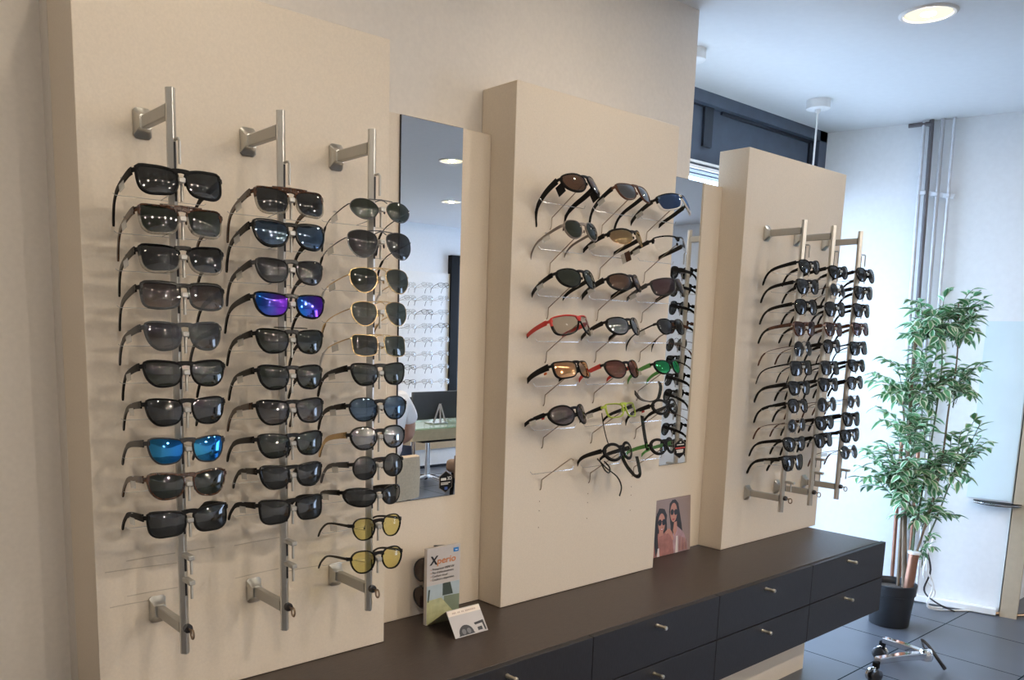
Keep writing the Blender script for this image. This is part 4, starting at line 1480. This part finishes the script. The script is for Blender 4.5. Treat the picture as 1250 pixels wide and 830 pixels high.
def leaf(bm, P, d, up, ln, wd, g):
    d = d.normalized()
    s = d.cross(up)
    if s.length < .01:
        s = d.orthogonal()
    s.normalize()
    nrm = s.cross(d)
    ts = [0, .18, .42, .68, .88, 1.]
    ws = [.04, .62, 1., .78, .36, .0]
    rows = []
    for t_, w_ in zip(ts, ws):
        c_ = P + d * (ln * t_) - nrm * (ln * .28 * t_ * t_)
        w2 = wd * .5 * w_
        rows.append([c_ - s * w2 + nrm * w2 * .35, c_ - s * w2 * .62 + nrm * w2 * .25, c_, c_ + s * w2 * .62 + nrm * w2 * .25, c_ + s * w2 + nrm * w2 * .35])
    V = [[bm.verts.new(q) for q in r_] for r_ in rows[:-1]]
    tipv = bm.verts.new(rows[-1][2])
    for A, C_ in zip(V, V[1:]):
        for j in range(4):
            f = bm.faces.new((A[j], A[j + 1], C_[j + 1], C_[j]))
            f.material_index = 1 if j in (0, 3) else g
    for j in range(4):
        f = bm.faces.new((V[-1][j], V[-1][j + 1], tipv))
        f.material_index = 1 if j in (0, 3) else g


def spray(bm, tb, P0, P1, n, ln):
    """a drooping twig with leaves along both sides"""
    mid_ = (P0 + P1) / 2 + Vector((rnd.uniform(-.02, .02), rnd.uniform(-.02, .02), .035))
    pth = bez([P0, mid_, P1], 6)
    tube(tb, pth, .0015, 5)
    for i in range(n):
        q = .22 + .78 * i / max(1, n - 1)
        k = min(len(pth) - 2, int(q * (len(pth) - 1)))
        P = pth[k].lerp(pth[k + 1], q * (len(pth) - 1) - k)
        fwd = (pth[k + 1] - pth[k]).normalized()
        sd = fwd.cross(Vector((0, 0, 1))).normalized() * (1 if i % 2 else -1)
        d = fwd * rnd.uniform(.4, 1.) + sd * rnd.uniform(.3, 1.) + Vector((0, 0, rnd.uniform(-.55, .25)))
        leaf(bm, P, d, Vector((rnd.uniform(-.5, .5), rnd.uniform(-.5, .5), 1)), ln * rnd.uniform(.75, 1.25), ln * rnd.uniform(.48, .64), 0 if rnd.random() < .65 else 2)


def clump(cu, cv, ru, rv, n, heads, ln=.054):
    """one bough: sprays reaching from a fork to places spread over the bough's own volume"""
    bm, tb = B(), B()
    for k in range(n):
        a = rnd.uniform(0, 2 * math.pi)
        q = math.sqrt(rnd.random())
        u, v = cu + ru * q * math.cos(a), cv + rv * q * math.sin(a)
        dd = rnd.uniform(-.13, .10)
        P1 = tp(u, v, dd)
        h_ = heads[k % len(heads)]
        P0 = tp(h_[0] + rnd.uniform(-6, 6), h_[1] + rnd.uniform(-6, 10), rnd.uniform(-.02, .02))
        P0 = P1 + (P0 - P1) * min(1, .20 / max(.01, (P0 - P1).length))
        spray(bm, tb, P0, P1, rnd.randint(6, 9), ln)
    link('foliage', bm, leafg, tree)
    link('twigs', tb, twig, tree)


clump(1150, 385, 52, 38, 30, [(1145, 400), (1170, 420), (1125, 410)])
clump(1180, 375, 26, 24, 12, [(1168, 420)])
clump(1115, 392, 18, 26, 6, [(1118, 420)])
clump(1118, 462, 58, 42, 40, [(1115, 490), (1140, 490), (1102, 490)])
clump(1178, 455, 26, 34, 12, [(1160, 490)])
clump(1125, 560, 62, 48, 46, [(1112, 600), (1140, 590), (1100, 590)])
clump(1180, 545, 28, 46, 16, [(1158, 590)])
clump(1082, 575, 36, 44, 22, [(1105, 610)])
clump(1130, 620, 46, 22, 18, [(1120, 640)])
clump(1135, 668, 14, 18, 3, [(1128, 690)], .04)
clump(1108, 505, 40, 26, 14, [(1108, 540)])

# loose cables behind the pot
cab = thing('cable_bundle', 'tangle of pale and dark cables on the floor behind the pot', 'cables', (pc.x, pc.y, 0))
cp = [((1136, 640), (1131, 690), (1139, 715), (1132, 738), (1150, 742)), ((1128, 660), (1136, 695), (1128, 720), (1142, 735), (1165, 748)), ((1140, 655), (1127, 700), (1141, 722), (1134, 742), (1185, 752))]
for k, ps in enumerate(cp):
    bm = B()
    P = [on(u, v, pc + FH * (.16 + .02 * k), FH) - pc for u, v in ps]
    for q in P:
        q.z = max(q.z, .005)
    tube(bm, bez(P, 6), .0042, 6)
    link('cable', bm, M['white'] if k != 1 else M['gun'], cab)
bm = B()
gq = at(1240, 752, 2, .012)
tube(bm, bez([gq + Vector((-.03, .08, -.003)), gq + Vector((.0, .03, .006)), gq + Vector((.02, .0, .0)), gq + Vector((.08, -.05, .004)), gq + Vector((.16, -.08, 0))], 6), .0075, 8)
tag(link('gold_cable', bm, M['brass']), 'gold-brown cable on the floor at the foot of the beige upright', 'cable')

# ------------------------------------------------------------------ chrome caster base on the floor
hubp = at(1130, 801, 2, .07)
base = thing('caster_base', 'chrome caster base on the floor in front of the plant pot', 'caster base', (hubp.x, hubp.y, 0))
def loc_px(u, v, z):
    q = at(u, v, 2, z)
    return Vector((q.x - hubp.x, q.y - hubp.y, z))
ends = [loc_px(1079, 781, .085), loc_px(1071, 806, .085)]
for k, e in enumerate(ends):
    bm = B()
    h0 = Vector((0, 0, .075))
    sweep(bm, [h0, h0.lerp(e, .5) + Vector((0, 0, .004)), e], lambda i, q: rrect(.017 - .003 * q, .014 - .002 * q, .25), side=(e - h0).cross(Vector((0, 0, 1))))
    link('leg', bm, M['chrome'], base)
    d = (e - h0).normalized()
    bm = B()
    c = e + d * .004
    box(bm, c.x - .011, c.x + .011, c.y - .011, c.y + .011, .052, .080, .004, 2)
    hs = link('caster_housing', bm, M['matte'], base)
    bm = B()
    sd = d.cross(Vector((0, 0, 1))).normalized()
    for s in (-1, 1):
        R = sd.to_track_quat('Z', 'Y').to_matrix().to_4x4()
        bk = B()
        lathe(bk, [(.004, -.007), (.022, -.007), (.0265, -.004), (.0265, .004), (.022, .007), (.004, .007)], 24)
        bmesh.ops.transform(bk, matrix=Matrix.Translation(c + sd * .014 * s + d * .006 + Vector((0, 0, .0265 - c.z))) @ R, verts=bk.verts)
        link('wheel', bk, M['gun'] if s < 0 else M['steel'], hs)
    box(bm, c.x - .018, c.x + .006, c.y - .006, c.y + .006, .056, .062, .002, 1)
    link('brake_lever', bm, M['steel'], hs)
bm = B()
lathe(bm, [(.001, .055), (.024, .056), (.026, .062), (.024, .090), (.019, .098), (.001, .099)], 24)
link('hub', bm, M['chrome'], base)
bm = B()
P = [Vector((0, 0, .085)), loc_px(1124, 781, .12), loc_px(1133, 788, .10), loc_px(1146, 806, .05), loc_px(1153, 816, .012)]
tube(bm, bez(P, 6), lambda q: .004 + .004 * q, 8)
link('lever', bm, M['dgrey'], base)

# ------------------------------------------------------------------ the shop behind the camera, as the mirrors show it
def mp(u, v, out):            # point seen in the tall mirror at a given distance out from the wall
    q = at(u, v, 1, -.012 + out)
    return Vector((q.x, -.012 - q.y, q.z))


OB = 5.0
tl, trr = mp(470, 329, OB), mp(553, 334, OB)
zb_ = mp(520, 477, OB).z - .1
brd = thing('spectacle_board', 'white wall board with rows of wire-rimmed spectacles, seen in the tall mirror', 'display board', ((tl.x + trr.x) / 2, YMIN + .001, zb_))
hw = (trr.x - tl.x) / 2
bm = B()
box(bm, -hw, hw, 0, .03, 0, trr.z - zb_)
link('panel', bm, M['white'], brd, smooth=False)
bm = B()
box(bm, hw, hw + .012, 0, .036, 0, trr.z - zb_)
link('edge_trim', bm, M['creamt'], brd, smooth=False)
dfm = thing('dark_doorway', 'tall black door frame at the end of the white spectacle board', 'door frame', (trr.x + .014, YMIN + .001, 0))
zdf = mp(555, 311, OB).z
bm = B()
box(bm, 0, .10, 0, .06, 0, zdf)
box(bm, .10, .9, 0, .06, zdf - .10, zdf)
box(bm, .90, 1.0, 0, .06, 0, zdf)
link('frame', bm, M['matte'], dfm, smooth=False)
bm = B()
box(bm, .10, .90, 0, .02, 0, zdf - .10)
link('panel', bm, M['anthdark'], dfm, smooth=False)
cols_u = [501, 522, 542]
rows_v = [346, 362, 379, 396, 413, 430, 446, 464]
protos = {}
k = 0
for ri, v in enumerate(rows_v):
    for ci, u in enumerate(cols_u):
        q = mp(u, v + (ci - 1) * (.4 if ri < 3 else -.5), OB - .16)
        kind = 'dark' if (ri, ci) in ((0, 2), (2, 1), (3, 2), (6, 0), (7, 0)) else ('mid' if (ri + ci) % 3 else 'pale')
        lb = '%s spectacles on the white board, %s row, %s column' % ({'dark': 'black-rimmed', 'mid': 'grey wire', 'pale': 'fine silver wire'}[kind], ORD[ri], ['first', 'second', 'third'][ci])
        if kind not in protos:
            o = glasses('spectacles', lb, 'spectacles', q, 'spectacles on the white board', shape='panto', w=.056, h=.044, frame={'dark': 'black', 'mid': 'gun', 'pale': 'silver'}[kind], metal=kind != 'dark', rim=.003,
                        thick=.006, lens='clear', tagged=False, pitch=15)
            o.rotation_euler = (math.radians(15), 0, math.pi)
            protos[kind] = o
        else:
            s_ = protos[kind]
            o = s_.copy()
            COL.objects.link(o)
            o.location = q
            o['label'] = lb
            for ch in s_.children:
                c2 = ch.copy()
                COL.objects.link(c2)
                c2.parent = o
        o.rotation_euler = (math.radians(-15), 0, math.pi)
        hk = thing('board_hook', 'slim wire hook of the white board, %s row, %s column' % (ORD[ri], ['first', 'second', 'third'][ci]), 'wire hook', (q.x, YMIN + .032, q.z - .05), group='wire hooks on the white board')
        bm = B()
        tube(bm, [(0, 0, 0), (0, .03, .01), (0, q.y - YMIN - .040, .042)], .0015, 5)
        tube(bm, [(-.08, .055, .016), (.08, .055, .016)], .0012, 5)
        link('wire', bm, M['wire'], hk)

# low white sideboard under the board
OS = 4.55
sb_r = mp(556, 570, OS)
sb = thing('sideboard', 'low white sideboard with beige top behind the desk, seen in the tall mirror', 'sideboard', (mp(535, 565, OS).x, -OS, 0))
zt = mp(535, 547, OS).z
bm = B()
box(bm, -.8, .8, -.42, 0, .03, zt)
link('body', bm, M['white'], sb, smooth=False)
bm = B()
box(bm, -.8, .8, -.40, -.02, 0, .03)
link('toe_kick', bm, M['anthdark'], sb, smooth=False)
bm = B()
box(bm, -.82, .82, -.44, .012, zt, zt + .16)
link('top', bm, mat('beige_laminate', (.55, .42, .27), .45), sb, smooth=False)

# glass desk
OD = 2.95
dz = mp(530, 522, OD).z
desk = thing('desk', 'glass-topped desk carrying a monitor, seen in the tall mirror', 'desk', (mp(530, 522, OD).x + .15, -OD, 0))
bm = B()
box(bm, -.34, .8, -.55, 0, dz - .012, dz, .002, 1)
link('glass_top', bm, clear_mat('green_glass', (.75, .88, .84), .02, .12, (.5, .65, .6)), desk, smooth=False)
bm = B()
box(bm, -.30, .76, -.50, -.06, dz - .10, dz - .02)
link('apron', bm, MATS['beige_laminate'], desk, smooth=False)
for x in (-.27, .73):
    for y in (-.48, -.09):
        bm = B()
        tube(bm, [(x, y, 0), (x, y, dz - .10)], .018, 12)
        link('leg', bm, M['chrome'], desk)
OM = 3.15
m0, m1 = mp(505, 479, OM), mp(512, 513, OM)
mw, mh = .46, m0.z - m1.z
mon = thing('monitor', 'black computer monitor seen from behind on the glass desk', 'monitor', (m0.x + mw / 2, -OM, dz + .001))
bm = B()
zz0 = m1.z - dz
box(bm, -mw / 2, mw / 2, -.03, 0, zz0, zz0 + mh, .006, 2)
link('casing', bm, mat('monitor_black', (.03, .033, .036), .5), mon)
bm = B()
box(bm, -mw / 2 + .012, mw / 2 - .012, -.0312, -.0302, zz0 + .012, zz0 + mh - .012)
link('screen', bm, M['black'], mon, smooth=False)
bm = B()
for a, b_ in (((-.06, .02, 0), (0, .02, mh * .72)), ((.06, .02, 0), (.004, .02, mh * .72)), ((.0, .03, 0), (.002, .02, mh * .72))):
    sweep(bm, [a, b_], lambda i, q: rrect(.008, .004, .3), side=(1, 0, 0))
box(bm, -.07, .07, -.08, .035, 0, .008, .003, 1)
link('stand', bm, M['steel'], mon)

# chairs for customers
def client_chair(x, y, m, label):
    t = thing('armchair', label, 'chair', (x, y, 0), group='customer chairs at the desk')
    bm = B()
    box(bm, -.23, .23, -.24, .22, .36, .45, .03, 3)
    link('seat', bm, m, t)
    bm = B()
    pts = [(-.24, -.10, .52), (-.25, .10, .52), (-.20, .24, .52), (0, .28, .52), (.20, .24, .52), (.25, .10, .52), (.24, -.10, .52)]
    sweep(bm, bez(pts, 5), lambda i, q: rrect(.022, .16 - .0 * abs(q - .5), .6), side=None if False else (0, 0, 0) if False else None) if False else None
    P = bez(pts, 5)
    n_ = len(P)
    rows = []
    for i, p_ in enumerate(P):
        q = i / (n_ - 1)
        top = .60 - .10 * (abs(q - .5) * 2) ** 2.5
        tg = (P[min(i + 1, n_ - 1)] - P[max(i - 1, 0)]).normalized()
        nv = Vector((tg.y, -tg.x, 0))
        rows.append([bm.verts.new(Vector((p_.x, p_.y, 0)) + nv * o_ + Vector((0, 0, z_))) for o_, z_ in ((-.02, .34), (.02, .34), (.024, (top + .34) / 2), (.02, top - .01), (0, top), (-.02, top - .01), (-.024, (top + .34) / 2))])
    for A, C_ in zip(rows, rows[1:]):
        for j in range(7):
            bm.faces.new((A[j], A[(j + 1) % 7], C_[(j + 1) % 7], C_[j]))
    bm.faces.new(rows[0])
    bm.faces.new(rows[-1][::-1])
    link('backrest', bm, m, t)
    for sx in (-.19, .19):
        for sy in (-.19, .18):
            bm = B()
            tube(bm, [(sx * 1.1, sy * 1.1, 0), (sx, sy, .37)], lambda q: .011 + .004 * q, 10)
            link('leg', bm, M['matte'], t)
    return t


pp = mp(492, 560, 2.0)
PXc = 2.41
bei = mat('beige_upholstery', (.60, .44, .28), .8, var=.08, scale=80, bump=.1)
brn = mat('brown_upholstery', (.16, .10, .065), .7, var=.1, scale=80, bump=.1)
client_chair(PXc - .0, -2.40, bei, 'beige upholstered chair under the seated customer, seen in the tall mirror')
client_chair(PXc + 1.06, -2.42, brn, 'brown upholstered chair beside the seated customer, seen in the tall mirror')

# swivel chair behind the desk
ocp = mp(524, 560, 3.85)
oc = thing('swivel_chair', 'black swivel chair behind the glass desk, seen in the tall mirror', 'chair', (ocp.x - .02, -3.85, 0))
bm = B()
box(bm, -.23, .23, -.22, .22, .40, .47, .03, 3)
link('seat', bm, M['matte'], oc)
bm = B()
box(bm, -.21, .21, -.27, -.22, .53, .74, .025, 3)
tube(bm, [(0, -.18, .41), (0, -.26, .46), (0, -.265, .62)], .018, 8)
link('backrest', bm, M['matte'], oc)
for sx in (-.25, .25):
    bm = B()
    tube(bm, bez([(sx * .8, 0, .42), (sx, 0, .45), (sx * 1.02, .02, .62), (sx, -.02, .66), (sx, -.16, .66)], 4), .014, 8)
    link('armrest', bm, M['matte'], oc)
bm = B()
tube(bm, [(0, 0, .08), (0, 0, .41)], .022, 12)
link('gas_column', bm, M['chrome'], oc)
for k in range(5):
    a = k * 2 * math.pi / 5 + .3
    e = Vector((.27 * math.cos(a), .27 * math.sin(a), .06))
    bm = B()
    sweep(bm, [(0, 0, .085), e], lambda i, q: rrect(.018 - .006 * q, .012, .4), side=(-math.sin(a), math.cos(a), 0))
    lg = link('leg', bm, M['chrome'], oc)
    bm = B()
    ball(bm, (e.x, e.y, .027), .026, sub=2, sc3=(1, 1, 1))
    link('caster', bm, M['matte'], lg)

# seated customer, back to the mirror
per = thing('person', 'person in a white T-shirt sitting with their back to the tall mirror', 'person', (PXc + .13, -2.44, 0))


def skin_obj(name, verts, edges, radii, m, parent, root=0, sub=2):
    me = bpy.data.meshes.new(name)
    me.from_pydata(verts, edges, [])
    o = bpy.data.objects.new(name, me)
    COL.objects.link(o)
    o.parent = parent
    me.materials.append(m)
    md = o.modifiers.new('skin', 'SKIN')
    md.use_smooth_shade = True
    sv = me.skin_vertices[0].data
    for i, r in enumerate(radii):
        sv[i].radius = r if isinstance(r, tuple) else (r, r)
        sv[i].use_root = (i == root)
    s = o.modifiers.new('sub', 'SUBSURF')
    s.levels = sub
    s.render_levels = sub
    return o


skinm = mat('skin', (.52, .29, .20), .55, var=.06)
vb = [(0, 0, .50), (0, .02, .62), (0, .035, .76), (0, .01, .88), (0, -.015, .96), (0, -.03, 1.03), (0, -.045, 1.10),
      (.15, -.0, .885), (.225, -.01, .80), (.245, -.02, .66), (.225, -.16, .60), (.20, -.24, .60),
      (-.15, -.0, .885), (-.225, -.01, .80), (-.245, -.02, .66), (-.225, -.16, .60), (-.20, -.24, .60),
      (.10, -.03, .50), (.13, -.40, .52), (.14, -.40, .08), (.15, -.52, .045), (-.10, -.03, .50), (-.13, -.40, .52), (-.14, -.40, .08), (-.15, -.52, .045)]
eb = [(0, 1), (1, 2), (2, 3), (3, 4), (4, 5), (5, 6), (3, 7), (7, 8), (8, 9), (9, 10), (10, 11), (3, 12), (12, 13), (13, 14), (14, 15), (15, 16), (0, 17), (17, 18), (18, 19), (19, 20), (0, 21), (21, 22), (22, 23), (23, 24)]
rb = [(.15, .11), (.14, .10), (.15, .11), (.13, .095), .05, .075, .07, .06, .05, .042, .035, .028, .06, .05, .042, .035, .028, .085, .06, .042, .03, .085, .06, .042, .03]
body = skin_obj('body', vb, eb, rb, skinm, per)
shirt = skin_obj('t_shirt', [(0, 0, .49), (0, .02, .62), (0, .035, .76), (0, .01, .88), (.15, 0, .885), (.226, -.01, .80), (.238, -.013, .73), (-.15, 0, .885), (-.226, -.01, .80), (-.238, -.013, .73), (0, -.008, .93)],
                 [(0, 1), (1, 2), (2, 3), (3, 4), (4, 5), (5, 6), (3, 7), (7, 8), (8, 9), (3, 10)], [(.165, .125), (.155, .115), (.165, .125), (.145, .11), .075, .066, .064, .075, .066, .064, .062],
                 mat('white_cotton', (.80, .76, .73), .9, var=.03, scale=60), per)
tro = skin_obj('trousers', [(0, 0, .49), (.10, -.03, .50), (.13, -.40, .52), (.14, -.40, .10), (-.10, -.03, .50), (-.13, -.40, .52), (-.14, -.40, .10)], [(0, 1), (1, 2), (2, 3), (0, 4), (4, 5), (5, 6)],
               [(.155, .115), .095, .072, .058, .095, .072, .058], mat('dark_denim', (.03, .04, .07), .85), per)
bm = B()
ball(bm, (0, -.035, 1.115), .088, sub=3, sc3=(.95, 1.08, 1.1))
for v in list(bm.verts):
    if v.co.y < -.07 and v.co.z < 1.15:
        bm.verts.remove(v)
link('hair', bm, mat('dark_hair', (.03, .02, .015), .5, var=.3, scale=60, stretch=(4, 4, 1)), per)
bm = B()
for sx in (-1, 1):
    ball(bm, (sx * .079, -.045, 1.085), .017, sub=2, sc3=(.45, .8, 1.3))
ball(bm, (0, -.135, 1.075), .015, sub=2, sc3=(.8, 1.2, 1.3))
link('ears_and_nose', bm, skinm, per)
for sx in (-1, 1):
    for k in range(5):
        bm = B()
        bx_ = sx * .20 + (k - 2) * .014 * sx
        if k == 0:
            tube(bm, bez([(sx * .185, -.25, .60), (sx * .165, -.27, .595), (sx * .155, -.295, .585)], 4), .0095, 8)
        else:
            ln_ = [0, .055, .062, .058, .045][k]
            tube(bm, bez([(bx_, -.26, .60), (bx_, -.26 - ln_ * .6, .597), (bx_, -.26 - ln_, .580)], 4), .0085, 8)
        link('finger', bm, skinm, body)

# ------------------------------------------------------------------ daylight
w = bpy.data.worlds.new('World')
sc.world = w
w.use_nodes = True
wt = w.node_tree
wt.nodes.clear()
wo = wt.nodes.new('ShaderNodeOutputWorld')
bg = wt.nodes.new('ShaderNodeBackground')
bg.inputs[0].default_value = (.54, .69, .94, 1)
bg.inputs[1].default_value = 12.5
wt.links.new(bg.outputs[0], wo.inputs[0])

# ------------------------------------------------------------------ camera
cd = bpy.data.cameras.new('Camera')
cam = bpy.data.objects.new('Camera', cd)
COL.objects.link(cam)
cd.sensor_fit = 'HORIZONTAL'
cd.sensor_width = 36
cd.lens = FPX * 36 / 1250
cd.shift_x = (625 - PPX) / 1250
cd.shift_y = (PPY - 415) / 1250
cd.clip_start = .02
R3 = Matrix((RT, UP, -FW)).transposed()
cam.matrix_world = Matrix.Translation(CAM) @ R3.to_4x4()
sc.camera = cam

sc.view_settings.view_transform = 'Standard'
sc.view_settings.look = 'None'
sc.view_settings.gamma = 1
sc.view_settings.use_curve_mapping = False
sc.view_settings.exposure = -0.05
sc.cycles.max_bounces = 10
sc.cycles.transparent_max_bounces = 24
sc.cycles.sample_clamp_indirect = 8
sc.cycles.caustics_reflective = False
sc.cycles.caustics_refractive = False
